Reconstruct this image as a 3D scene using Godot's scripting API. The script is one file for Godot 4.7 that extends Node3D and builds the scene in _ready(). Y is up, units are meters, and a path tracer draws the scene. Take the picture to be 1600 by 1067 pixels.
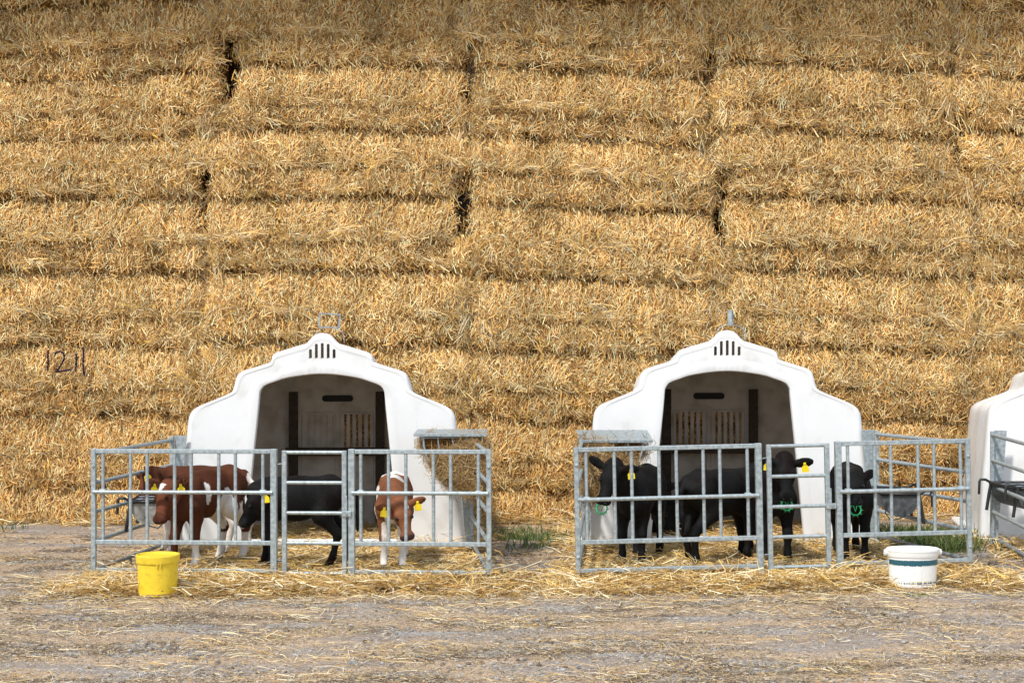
extends Node3D

# ---------------------------------------------------------------- camera figures
const EYE := 1.67          # camera height, metres
const FOC := 2460.0        # focal length in pixels of the 1600 px wide photograph
const WALL := -16.40       # face of the straw stack
const BACK := 14.14        # distance of the hutch fronts

var rng := RandomNumberGenerator.new()
var M := {}
var taken := {}
var boxes := {}
var tubes := {}
var nz := FastNoiseLite.new()
var nz2 := FastNoiseLite.new()


func lin(r: float, g: float, b: float) -> Color:
	return Color(r, g, b).linear_to_srgb()


# a measured spot (pixels of the photograph) at a known distance, as a point of the yard
func at(px: float, py: float, d: float) -> Vector3:
	return Vector3((px - 800.0) * d / FOC, EYE + (550.0 - py) * d / FOC, -d)


func ground_y(x: float, z: float) -> float:
	return -0.10 + 0.014 * maxf(x, 0.0) + 0.018 * nz2.get_noise_2d(x * 60.0, z * 60.0) + 0.006 * nz.get_noise_2d(x * 420.0, z * 420.0)


# ---------------------------------------------------------------- mesh building
class MB:
	var v := PackedVector3Array()
	var n := PackedVector3Array()
	var c := PackedColorArray()
	var i := PackedInt32Array()

	func poly(p: Array, out: Vector3, col := Color.WHITE) -> void:
		var nn: Vector3 = (p[1] - p[0]).cross(p[2] - p[0])
		if nn.length() < 1e-12 and p.size() > 3:
			nn = (p[2] - p[0]).cross(p[3] - p[0])
		nn = nn.normalized()
		var flip := nn.dot(out) < 0.0
		if flip:
			nn = -nn
		var b := v.size()
		for q in p:
			v.append(q)
			n.append(nn)
			c.append(col)
		for k in range(1, p.size() - 1):
			if flip:
				i.append_array([b, b + k, b + k + 1])
			else:
				i.append_array([b, b + k + 1, b + k])

	func vert(p: Vector3, col := Color.WHITE, nn := Vector3.ZERO) -> int:
		v.append(p)
		n.append(nn)
		c.append(col)
		return v.size() - 1

	func quad(a: int, b: int, d: int, e: int) -> void:
		i.append_array([a, b, d, a, d, e])

	func smooth() -> void:
		for k in n.size():
			n[k] = Vector3.ZERO
		for t in range(0, i.size(), 3):
			var a := i[t]
			var b := i[t + 1]
			var d := i[t + 2]
			var nn := (v[d] - v[a]).cross(v[b] - v[a])
			n[a] += nn
			n[b] += nn
			n[d] += nn
		for k in n.size():
			n[k] = n[k].normalized() if n[k].length() > 1e-12 else Vector3.UP

	func add(o: MB, t: Transform3D) -> void:
		var b := v.size()
		for k in o.v.size():
			v.append(t * o.v[k])
			n.append((t.basis * o.n[k]).normalized())
			c.append(o.c[k])
		for k in o.i:
			i.append(k + b)

	func mesh() -> ArrayMesh:
		var a := []
		a.resize(Mesh.ARRAY_MAX)
		a[Mesh.ARRAY_VERTEX] = v
		a[Mesh.ARRAY_NORMAL] = n
		a[Mesh.ARRAY_COLOR] = c
		a[Mesh.ARRAY_INDEX] = i
		var m := ArrayMesh.new()
		m.add_surface_from_arrays(Mesh.PRIMITIVE_TRIANGLES, a)
		return m


# box with chamfered edges, centred
func mb_box(s: Vector3, ch: float) -> MB:
	var mb := MB.new()
	var h := s * 0.5
	ch = minf(ch, minf(h.x, minf(h.y, h.z)) * 0.8)
	var ax := [Vector3(1, 0, 0), Vector3(0, 1, 0), Vector3(0, 0, 1)]
	for a in 3:
		var b: int = (a + 1) % 3
		var d: int = (a + 2) % 3
		for sa in [-1.0, 1.0]:
			var p := []
			for q in [[-1.0, -1.0], [1.0, -1.0], [1.0, 1.0], [-1.0, 1.0]]:
				p.append(ax[a] * sa * h[a] + ax[b] * q[0] * (h[b] - ch) + ax[d] * q[1] * (h[d] - ch))
			mb.poly(p, ax[a] * sa)
			for sb in [-1.0, 1.0]:
				var e := []
				for q in [-1.0, 1.0]:
					e.append(ax[a] * sa * h[a] + ax[b] * sb * (h[b] - ch) + ax[d] * q * (h[d] - ch))
				for q in [1.0, -1.0]:
					e.append(ax[a] * sa * (h[a] - ch) + ax[b] * sb * h[b] + ax[d] * q * (h[d] - ch))
				mb.poly(e, ax[a] * sa + ax[b] * sb)
	for sx in [-1.0, 1.0]:
		for sy in [-1.0, 1.0]:
			for sz in [-1.0, 1.0]:
				var g := Vector3(sx, sy, sz)
				var k := h - Vector3.ONE * ch
				mb.poly([Vector3(h.x * sx, k.y * sy, k.z * sz), Vector3(k.x * sx, h.y * sy, k.z * sz), Vector3(k.x * sx, k.y * sy, h.z * sz)], g)
	return mb


func box(s: Vector3, ch := 0.004) -> ArrayMesh:
	var key := "%.4f %.4f %.4f %.4f" % [s.x, s.y, s.z, ch]
	if not boxes.has(key):
		boxes[key] = mb_box(s, ch).mesh()
	return boxes[key]


# tube along a line of points, round, with end caps
func mb_tube(pts: Array, radii: Array, sides := 10, col := Color.WHITE) -> MB:
	var mb := MB.new()
	var prev := Vector3.ZERO
	var rows := []
	for k in pts.size():
		var t: Vector3
		if k == 0:
			t = pts[1] - pts[0]
		elif k == pts.size() - 1:
			t = pts[k] - pts[k - 1]
		else:
			t = (pts[k + 1] - pts[k]).normalized() + (pts[k] - pts[k - 1]).normalized()
		t = t.normalized()
		var u := prev
		if k == 0:
			u = Vector3.UP if absf(t.y) < 0.9 else Vector3.RIGHT
		u = (u - t * u.dot(t)).normalized()
		prev = u
		var w := t.cross(u)
		var row := []
		var r: float = radii[k] if radii.size() > 1 else radii[0]
		for s in sides:
			var a := TAU * s / sides
			var d := u * cos(a) + w * sin(a)
			row.append(mb.vert(pts[k] + d * r, col, d))
		rows.append(row)
	for k in pts.size() - 1:
		for s in sides:
			var s2 := (s + 1) % sides
			mb.quad(rows[k][s], rows[k + 1][s], rows[k + 1][s2], rows[k][s2])
	for e in [0, pts.size() - 1]:
		var p := []
		for s in sides:
			p.append(mb.v[rows[e][s]])
		mb.poly(p, pts[0] - pts[1] if e == 0 else pts[e] - pts[e - 1], col)
	return mb


func tube(a: Vector3, b: Vector3, r: float, sides := 12) -> ArrayMesh:
	return mb_tube([a, b], [r], sides).mesh()


# turned shape; prof = [[radius, height], ...], oval by sx, sz
func mb_lathe(prof: Array, sides := 40, sx := 1.0, sz := 1.0) -> MB:
	var mb := MB.new()
	for k in prof.size() - 1:
		var a: Array = prof[k]
		var b: Array = prof[k + 1]
		var dn := Vector2(b[1] - a[1], -(b[0] - a[0])).normalized()
		for s in sides:
			var t0 := TAU * s / sides
			var t1 := TAU * (s + 1) / sides
			var d0 := Vector3(cos(t0) * sx, 0, sin(t0) * sz)
			var d1 := Vector3(cos(t1) * sx, 0, sin(t1) * sz)
			var m0 := Vector3(cos(t0) / sx, 0, sin(t0) / sz).normalized()
			var m1 := Vector3(cos(t1) / sx, 0, sin(t1) / sz).normalized()
			var i0 := mb.vert(d0 * a[0] + Vector3.UP * a[1], Color.WHITE, (m0 * dn.x + Vector3.UP * dn.y).normalized())
			var i1 := mb.vert(d1 * a[0] + Vector3.UP * a[1], Color.WHITE, (m1 * dn.x + Vector3.UP * dn.y).normalized())
			var i2 := mb.vert(d1 * b[0] + Vector3.UP * b[1], Color.WHITE, (m1 * dn.x + Vector3.UP * dn.y).normalized())
			var i3 := mb.vert(d0 * b[0] + Vector3.UP * b[1], Color.WHITE, (m0 * dn.x + Vector3.UP * dn.y).normalized())
			mb.quad(i0, i1, i2, i3)
	return mb


# ---------------------------------------------------------------- scene tree
func numbered(called: String) -> String:
	var k: int = taken.get(called, 0)
	taken[called] = k + 1
	return called if k == 0 else "%s_%03d" % [called, k]


func tag(o: Node, label: String, category: String, group := "", kind := "") -> void:
	if label:
		o.set_meta("label", label)
	if category:
		o.set_meta("category", category)
	if group:
		o.set_meta("group", group)
	if kind:
		o.set_meta("kind", kind)


func thing(called: String, label: String, category: String, xf: Transform3D, group := "") -> Node3D:
	var o := Node3D.new()
	o.name = numbered(called)
	o.transform = xf
	add_child(o)
	tag(o, label, category, group)
	return o


func part(called: String, mesh: Mesh, mat: Material, parent: Node, xf := Transform3D()) -> MeshInstance3D:
	var o := MeshInstance3D.new()
	o.name = called if parent != self else numbered(called)
	o.mesh = mesh
	o.material_override = mat
	o.transform = xf
	o.cast_shadow = GeometryInstance3D.SHADOW_CASTING_SETTING_ON
	parent.add_child(o, true)
	return o


func move(v: Vector3) -> Transform3D:
	return Transform3D(Basis(), v)


func scatter(called: String, mesh: Mesh, mat: Material, parent: Node, xfs: Array, cols := PackedColorArray()) -> MultiMeshInstance3D:
	var mm := MultiMesh.new()
	mm.transform_format = MultiMesh.TRANSFORM_3D
	mm.use_colors = cols.size() > 0
	mm.mesh = mesh
	mm.instance_count = xfs.size()
	for k in xfs.size():
		mm.set_instance_transform(k, xfs[k])
		if cols.size():
			mm.set_instance_color(k, cols[k])
	var o := MultiMeshInstance3D.new()
	o.name = called if parent != self else numbered(called)
	o.multimesh = mm
	o.material_override = mat
	o.set_meta("kind", "stuff")
	parent.add_child(o, true)
	return o


# ---------------------------------------------------------------- materials
func std(rough: float, col := Color.WHITE, metal := 0.0) -> StandardMaterial3D:
	var m := StandardMaterial3D.new()
	m.albedo_color = col
	m.roughness = rough
	m.metallic = metal
	return m


func noise_tex(freq: float, ramp: Array, kind := FastNoiseLite.TYPE_SIMPLEX_SMOOTH, size := 256, oct := 4, sd := 1) -> NoiseTexture2D:
	var n := FastNoiseLite.new()
	n.noise_type = kind
	n.frequency = freq
	n.fractal_octaves = oct
	n.seed = sd
	var t := NoiseTexture2D.new()
	t.width = size
	t.height = size
	t.seamless = true
	t.noise = n
	var g := Gradient.new()
	g.offsets = PackedFloat32Array(ramp.map(func(e): return e[0]))
	g.colors = PackedColorArray(ramp.map(func(e): return e[1]))
	t.color_ramp = g
	return t


func tri(m: StandardMaterial3D, tex: Texture2D, metres: float) -> StandardMaterial3D:
	m.albedo_texture = tex
	m.uv1_triplanar = true
	m.uv1_world_triplanar = true
	m.uv1_scale = Vector3.ONE / metres
	return m


# straw laid criss-cross, as colour; the same marks as height
func straw_images(size: int, count: int) -> Array:
	var r := RandomNumberGenerator.new()
	r.seed = 77
	var data := PackedByteArray()
	data.resize(size * size * 3)
	var hgt := PackedByteArray()
	hgt.resize(size * size)
	for k in size * size:
		data[k * 3] = 84
		data[k * 3 + 1] = 50
		data[k * 3 + 2] = 20
		hgt[k] = 20
	var pal := [[214, 176, 112], [196, 150, 78], [170, 122, 60], [226, 192, 130], [150, 104, 50], [132, 88, 40], [206, 158, 66]]
	for s in count:
		var a := r.randfn(0.0, 0.75)
		var dx := sin(a)
		var dy := cos(a)
		var len_ := r.randi_range(14, 60)
		var x := r.randf() * size
		var y := r.randf() * size
		var p: Array = pal[r.randi() % pal.size()]
		var f := 0.42 + 0.60 * float(s) / count  # gaps and lower straws painted darker, shade between straws put into the colour
		var w := r.randi_range(1, 3)
		var hh := int(40 + 215.0 * s / count)
		for q in len_:
			for e in w:
				var xi := posmod(int(x + dy * e), size)
				var yi := posmod(int(y - dx * e), size)
				var k := yi * size + xi
				data[k * 3] = mini(255, int(p[0] * f))
				data[k * 3 + 1] = mini(255, int(p[1] * f))
				data[k * 3 + 2] = mini(255, int(p[2] * f))
				hgt[k] = hh
			x += dx
			y += dy
	return [ImageTexture.create_from_image(Image.create_from_data(size, size, false, Image.FORMAT_RGB8, data)), ImageTexture.create_from_image(Image.create_from_data(size, size, false, Image.FORMAT_L8, hgt))]


# trodden yard dirt: fine stones, chaff and dust
func dirt_images(size: int) -> Array:
	var r := RandomNumberGenerator.new()
	r.seed = 5
	var n := FastNoiseLite.new()
	n.frequency = 0.02
	n.fractal_octaves = 5
	var data := PackedByteArray()
	data.resize(size * size * 3)
	var hgt := PackedByteArray()
	hgt.resize(size * size)
	for y in size:
		for x in size:
			# blended with a shifted copy so that the tile closes
			var q := 0.5 + 0.5 * n.get_noise_2d(x, y)
			var g := 182.0 + 60.0 * (q - 0.5) + r.randf_range(-42.0, 42.0)
			var k := y * size + x
			data[k * 3] = int(clampf(g + 8, 0, 255))
			data[k * 3 + 1] = int(clampf(g, 0, 255))
			data[k * 3 + 2] = int(clampf(g - 8, 0, 255))
			hgt[k] = int(clampf(90 + 60 * (q - 0.5) + r.randf_range(-20, 20), 0, 255))
	for s in 9000:
		var cx := r.randf() * size
		var cy := r.randf() * size
		var rad := r.randf_range(1.0, 4.5)
		var tone := r.randf_range(115, 230)
		var warm := r.randf_range(-6, 16)
		for yy in range(-5, 6):
			for xx in range(-5, 6):
				var d := sqrt(float(xx * xx) + float(yy * yy))
				if d <= rad:
					var k := posmod(int(cy) + yy, size) * size + posmod(int(cx) + xx, size)
					data[k * 3] = int(clampf(tone + warm, 0, 255))
					data[k * 3 + 1] = int(tone)
					data[k * 3 + 2] = int(clampf(tone - warm, 0, 255))
					hgt[k] = int(clampf(120 + 120 * (1.0 - d / (rad + 0.5)), 0, 255))
	for s in 5000:
		var a := r.randf() * TAU
		var x := r.randf() * size
		var y := r.randf() * size
		var l := r.randi_range(6, 34)
		var t := r.randf_range(0.75, 1.1)
		for q in l:
			var k := posmod(int(y), size) * size + posmod(int(x), size)
			data[k * 3] = mini(255, int(226 * t))
			data[k * 3 + 1] = mini(255, int(198 * t))
			data[k * 3 + 2] = mini(255, int(150 * t))
			hgt[k] = 190
			x += cos(a)
			y += sin(a)
	return [ImageTexture.create_from_image(Image.create_from_data(size, size, false, Image.FORMAT_RGB8, data)), ImageTexture.create_from_image(Image.create_from_data(size, size, false, Image.FORMAT_L8, hgt))]


func make_materials() -> void:
	var si := straw_images(1024, 42000)
	var m := std(0.85)
	tri(m, si[0], 0.95)
	m.vertex_color_use_as_albedo = true
	m.heightmap_enabled = true
	m.heightmap_texture = si[1]
	m.heightmap_scale = 1.2
	m.metallic_specular = 0.25
	M.bale = m
	m = std(0.6)
	m.vertex_color_use_as_albedo = true
	m.metallic_specular = 0.35
	M.straw = m
	var di := dirt_images(1024)
	m = std(0.95)
	tri(m, di[0], 1.35)
	m.vertex_color_use_as_albedo = true
	m.heightmap_enabled = true
	m.heightmap_texture = di[1]
	m.heightmap_scale = 0.8
	m.metallic_specular = 0.2
	M.dirt = m
	m = std(0.9)
	m.vertex_color_use_as_albedo = true
	M.stone = m
	var galv := noise_tex(0.03, [[0.0, lin(0.23, 0.275, 0.30)], [0.45, lin(0.33, 0.385, 0.41)], [0.7, lin(0.41, 0.465, 0.485)], [1.0, lin(0.50, 0.545, 0.56)]], FastNoiseLite.TYPE_SIMPLEX_SMOOTH, 256, 5, 3)
	m = std(0.48, Color.WHITE, 0.35)
	tri(m, galv, 0.35)
	M.galv = m
	m = std(0.55, Color.WHITE, 0.2)
	tri(m, noise_tex(0.03, [[0.0, lin(0.13, 0.15, 0.17)], [0.6, lin(0.25, 0.28, 0.30)], [1.0, lin(0.34, 0.36, 0.36)]], FastNoiseLite.TYPE_SIMPLEX_SMOOTH, 256, 5, 9), 0.4)
	M.galv_dark = m
	m = std(0.42)
	tri(m, noise_tex(0.012, [[0.0, lin(0.66, 0.66, 0.65)], [0.35, lin(0.775, 0.785, 0.795)], [1.0, lin(0.805, 0.82, 0.835)]], FastNoiseLite.TYPE_SIMPLEX_SMOOTH, 256, 5, 21), 1.3)
	M.shell = m
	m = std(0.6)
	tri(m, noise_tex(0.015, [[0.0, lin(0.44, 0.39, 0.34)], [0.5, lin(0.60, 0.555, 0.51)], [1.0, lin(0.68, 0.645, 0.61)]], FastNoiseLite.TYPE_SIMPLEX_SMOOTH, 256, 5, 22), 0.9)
	M.inner_beige = m  # browner and darker than the shell, for the hutch back wall
	m = std(0.8)
	tri(m, noise_tex(0.02, [[0.0, lin(0.030, 0.022, 0.016)], [1.0, lin(0.085, 0.062, 0.045)]], FastNoiseLite.TYPE_SIMPLEX_SMOOTH, 256, 4, 6), 0.25)
	M.timber = m
	M.black = std(0.5, lin(0.018, 0.018, 0.020))
	M.rubber = std(0.75, lin(0.020, 0.020, 0.022))
	m = std(0.5)
	tri(m, noise_tex(0.025, [[0.0, lin(0.17, 0.16, 0.14)], [0.5, lin(0.30, 0.29, 0.27)], [1.0, lin(0.38, 0.37, 0.35)]], FastNoiseLite.TYPE_SIMPLEX_SMOOTH, 256, 4, 14), 0.35)
	M.trough = m
	m = std(0.5)
	tri(m, noise_tex(0.025, [[0.0, lin(0.030, 0.034, 0.038)], [0.5, lin(0.060, 0.068, 0.076)], [1.0, lin(0.115, 0.125, 0.135)]], FastNoiseLite.TYPE_SIMPLEX_SMOOTH, 256, 4, 15), 0.35)
	M.trough_dark = m
	m = std(0.38)
	tri(m, noise_tex(0.03, [[0.0, lin(0.60, 0.43, 0.04)], [0.4, lin(0.80, 0.58, 0.035)], [1.0, lin(0.84, 0.62, 0.04)]], FastNoiseLite.TYPE_SIMPLEX_SMOOTH, 256, 5, 31), 0.4)
	M.yellow = m
	m = std(0.36)
	tri(m, noise_tex(0.03, [[0.0, lin(0.70, 0.69, 0.66)], [0.35, lin(0.82, 0.82, 0.81)], [1.0, lin(0.84, 0.845, 0.85)]], FastNoiseLite.TYPE_SIMPLEX_SMOOTH, 256, 5, 33), 0.4)
	M.white = m
	m = std(0.4)
	m.vertex_color_use_as_albedo = true
	M.print = m
	M.tag = std(0.42, lin(0.90, 0.68, 0.01))
	M.ring = std(0.4, lin(0.015, 0.33, 0.12))
	m = std(0.6)
	m.vertex_color_use_as_albedo = true
	m.metallic_specular = 0.22
	m.heightmap_enabled = true
	m.heightmap_texture = noise_tex(0.05, [[0.0, Color.BLACK], [1.0, Color.WHITE]], FastNoiseLite.TYPE_SIMPLEX_SMOOTH, 256, 5, 41)
	m.heightmap_scale = 0.5
	m.uv1_triplanar = true
	m.uv1_scale = Vector3(9, 4, 9)
	M.coat = m
	M.eye = std(0.08, lin(0.006, 0.004, 0.003))
	m = std(0.55)
	m.vertex_color_use_as_albedo = true
	m.backlight_enabled = true
	m.backlight = lin(0.10, 0.18, 0.03)
	M.grass = m
	m = std(0.7)
	tri(m, noise_tex(0.02, [[0.0, lin(0.16, 0.16, 0.15)], [1.0, lin(0.30, 0.29, 0.27)]], FastNoiseLite.TYPE_SIMPLEX_SMOOTH, 256, 4, 8), 3.0)
	M.sheet = m


# ---------------------------------------------------------------- straw
const STRAW := [Color(0.900, 0.617, 0.288), Color(0.783, 0.477, 0.165), Color(0.617, 0.349, 0.111), Color(0.900, 0.803, 0.465), Color(0.450, 0.233, 0.078), Color(0.806, 0.477, 0.111), Color(0.712, 0.419, 0.155), Color(0.285, 0.140, 0.044), Color(0.900, 0.722, 0.376)]
const PALE := [Color(0.86, 0.66, 0.33), Color(0.80, 0.55, 0.21), Color(0.68, 0.44, 0.15), Color(0.90, 0.78, 0.54), Color(0.76, 0.50, 0.13), Color(0.56, 0.34, 0.12), Color(0.40, 0.23, 0.08), Color(0.84, 0.70, 0.46)]
const HAY := [Color(0.54, 0.37, 0.17), Color(0.43, 0.27, 0.11), Color(0.30, 0.175, 0.07), Color(0.62, 0.46, 0.24), Color(0.35, 0.23, 0.10)]


# a handful of straws lying about the local xy plane, z outwards; main run along y
func tuft(sd: int, n: int, spread: Vector2, lmin: float, lmax: float, w: float, asd: float, lift: float, pal: Array, bend := 0.12) -> ArrayMesh:
	var r := RandomNumberGenerator.new()
	r.seed = sd
	var mb := MB.new()
	for s in n:
		var a := r.randfn(0.0, asd) + (PI if r.randf() < 0.5 else 0.0)
		var l := lerpf(lmin, lmax, pow(r.randf(), 1.6))
		var d := Vector3(sin(a), cos(a), r.randfn(0.0, lift)).normalized()
		var m := Vector3(r.randfn(0.0, 0.5) * spread.x, r.randfn(0.0, 0.5) * spread.y, r.randf_range(-0.012, 0.02))
		var nn := Vector3(r.randfn(0.0, 0.45), r.randfn(0.0, 0.45), 1.0)
		nn = (nn - d * nn.dot(d)).normalized()
		var sd_ := d.cross(nn).normalized()
		var bow := sd_ * r.randfn(0.0, bend) * l + nn * absf(r.randfn(0.0, bend)) * l
		var col: Color = pal[r.randi() % pal.size()]
		var j := r.randf_range(0.82, 1.15)
		col = Color(minf(col.r * j, 0.92), minf(col.g * j, 0.9), minf(col.b * j, 0.9))
		var ww := w * r.randf_range(0.55, 1.25) * 0.5
		var p := [m - d * l * 0.5, m + bow * 0.6, m + d * l * 0.5 - bow * 0.3]
		var b := mb.v.size()
		for q in 3:
			var f: float = [1.0, 1.0, 0.6][q]
			mb.vert(p[q] - sd_ * ww * f, col, (nn - sd_ * 0.7).normalized())
			mb.vert(p[q] + sd_ * ww * f, col, (nn + sd_ * 0.7).normalized())
		mb.i.append_array([b, b + 2, b + 3, b, b + 3, b + 1, b + 2, b + 4, b + 5, b + 2, b + 5, b + 3])
	return mb.mesh()


var T := {}


func make_tufts() -> void:
	for k in 4:
		T["wall%d" % k] = tuft(100 + k, 48, Vector2(0.15, 0.13), 0.025, 0.145, 0.0070, 0.55, 0.20, STRAW, 0.05)
		T["lip%d" % k] = tuft(120 + k, 26, Vector2(0.035, 0.17), 0.07, 0.26, 0.0064, 0.42, 0.25, PALE, 0.08)
		T["bed%d" % k] = tuft(140 + k, 34, Vector2(0.22, 0.22), 0.07, 0.32, 0.0078, 2.2, 0.10, PALE, 0.05)
		T["flat%d" % k] = tuft(160 + k, 12, Vector2(0.24, 0.24), 0.04, 0.24, 0.0044, 2.2, 0.03, PALE, 0.05)
		T["chaff%d" % k] = tuft(180 + k, 60, Vector2(0.26, 0.26), 0.008, 0.055, 0.0040, 2.2, 0.05, [Color(0.70, 0.56, 0.38), Color(0.56, 0.43, 0.27), Color(0.42, 0.32, 0.20), Color(0.80, 0.68, 0.49), Color(0.66, 0.44, 0.16), Color(0.10, 0.08, 0.07), Color(0.20, 0.16, 0.13)], 0.05)
		T["hay%d" % k] = tuft(200 + k, 46, Vector2(0.10, 0.10), 0.05, 0.24, 0.0040, 1.2, 0.40, HAY, 0.25)


# tufts of the given kind laid on surface samples [[point, normal, turn, size, colour], ...], split among four variants
func lay(called: String, kind: String, parent: Node, samples: Array, mat: Material) -> void:
	var xs := [[], [], [], []]
	var cs := [PackedColorArray(), PackedColorArray(), PackedColorArray(), PackedColorArray()]
	for s in samples:
		var k := rng.randi() % 4
		var n: Vector3 = s[1]
		var up := Vector3.UP if absf(n.y) < 0.9 else Vector3.FORWARD
		var x := up.cross(n).normalized()
		var y := n.cross(x).normalized()
		var b := Basis(x, y, n) * Basis(Vector3(0, 0, 1), s[2])
		xs[k].append(Transform3D(b.scaled_local(Vector3.ONE * s[3]), s[0]))
		cs[k].append(s[4])
	for k in 4:
		if xs[k].size():
			scatter(called, T["%s%d" % [kind, k]], mat, parent, xs[k], cs[k])


# ---------------------------------------------------------------- the straw stack
# upper edges of the layers at the left and right end of each stack, top layer first (pixels of the photograph)
const EDGE := [
	[[-42, -58], [-62, -58], [-58, -46], [-60, -42], [-40, -30]],
	[[88, 62], [53, 56], [59, 73], [51, 73], [84, 92]],
	[[187, 171], [163, 169], [168, 187], [159, 172], [166, 172]],
	[[263, 262], [262, 256], [262, 286], [258, 276], [261, 268]],
	[[376, 381], [375, 376], [380, 400], [378, 388], [381, 390]],
	[[494, 496], [489, 500], [494, 512], [486, 509], [522, 526]],
	[[602, 606], [604, 610], [608, 620], [600, 614], [596, 604]],
	[[715, 718], [716, 720], [718, 724], [712, 720], [706, 712]],
	[[822, 822], [822, 822], [822, 820], [818, 816], [816, 814]]]
# joints between the stacks, one row for each layer: left edge of the first, then the four joints, then the right edge of the last
const JOINT := [
	[-70, 338, 706, 1108, 1490, 1880],
	[-66, 357, 734, 1110, 1494, 1884],
	[-72, 341, 730, 1119, 1500, 1880],
	[-60, 318, 725, 1131, 1522, 1890],
	[-70, 321, 736, 1141, 1530, 1900],
	[-64, 308, 734, 1150, 1532, 1896],
	[-70, 306, 738, 1148, 1536, 1900],
	[-66, 310, 730, 1150, 1530, 1890]]
# open gaps in metres at those four joints
const GAP := [
	[0.0, 0.0, 0.0, 0.0],
	[0.17, 0.09, 0.10, 0.0],
	[0.0, 0.0, 0.0, 0.08],
	[0.10, 0.17, 0.11, 0.0],
	[0.0, 0.0, 0.0, 0.0],
	[0.0, 0.0, 0.0, 0.02],
	[0.0, 0.0, 0.0, 0.0],
	[0.0, 0.0, 0.0, 0.0]]
# how far the joint above each layer is hollowed out
const DEEP := [0.05, 0.06, 0.085, 0.02, 0.03, 0.035, 0.045, 0.045, 0.05]
const LAYER := ["eighth", "seventh", "sixth", "fifth", "fourth", "third", "second", "bottom"]
const STACK := ["at the far left", "behind the left hutch", "between the two hutches", "behind the right hutch", "at the far right"]


func wall_x(px: float) -> float:
	return (px - 800.0) * -WALL / FOC


func wall_y(py: float) -> float:
	return EYE + (550.0 - py) * -WALL / FOC


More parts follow.
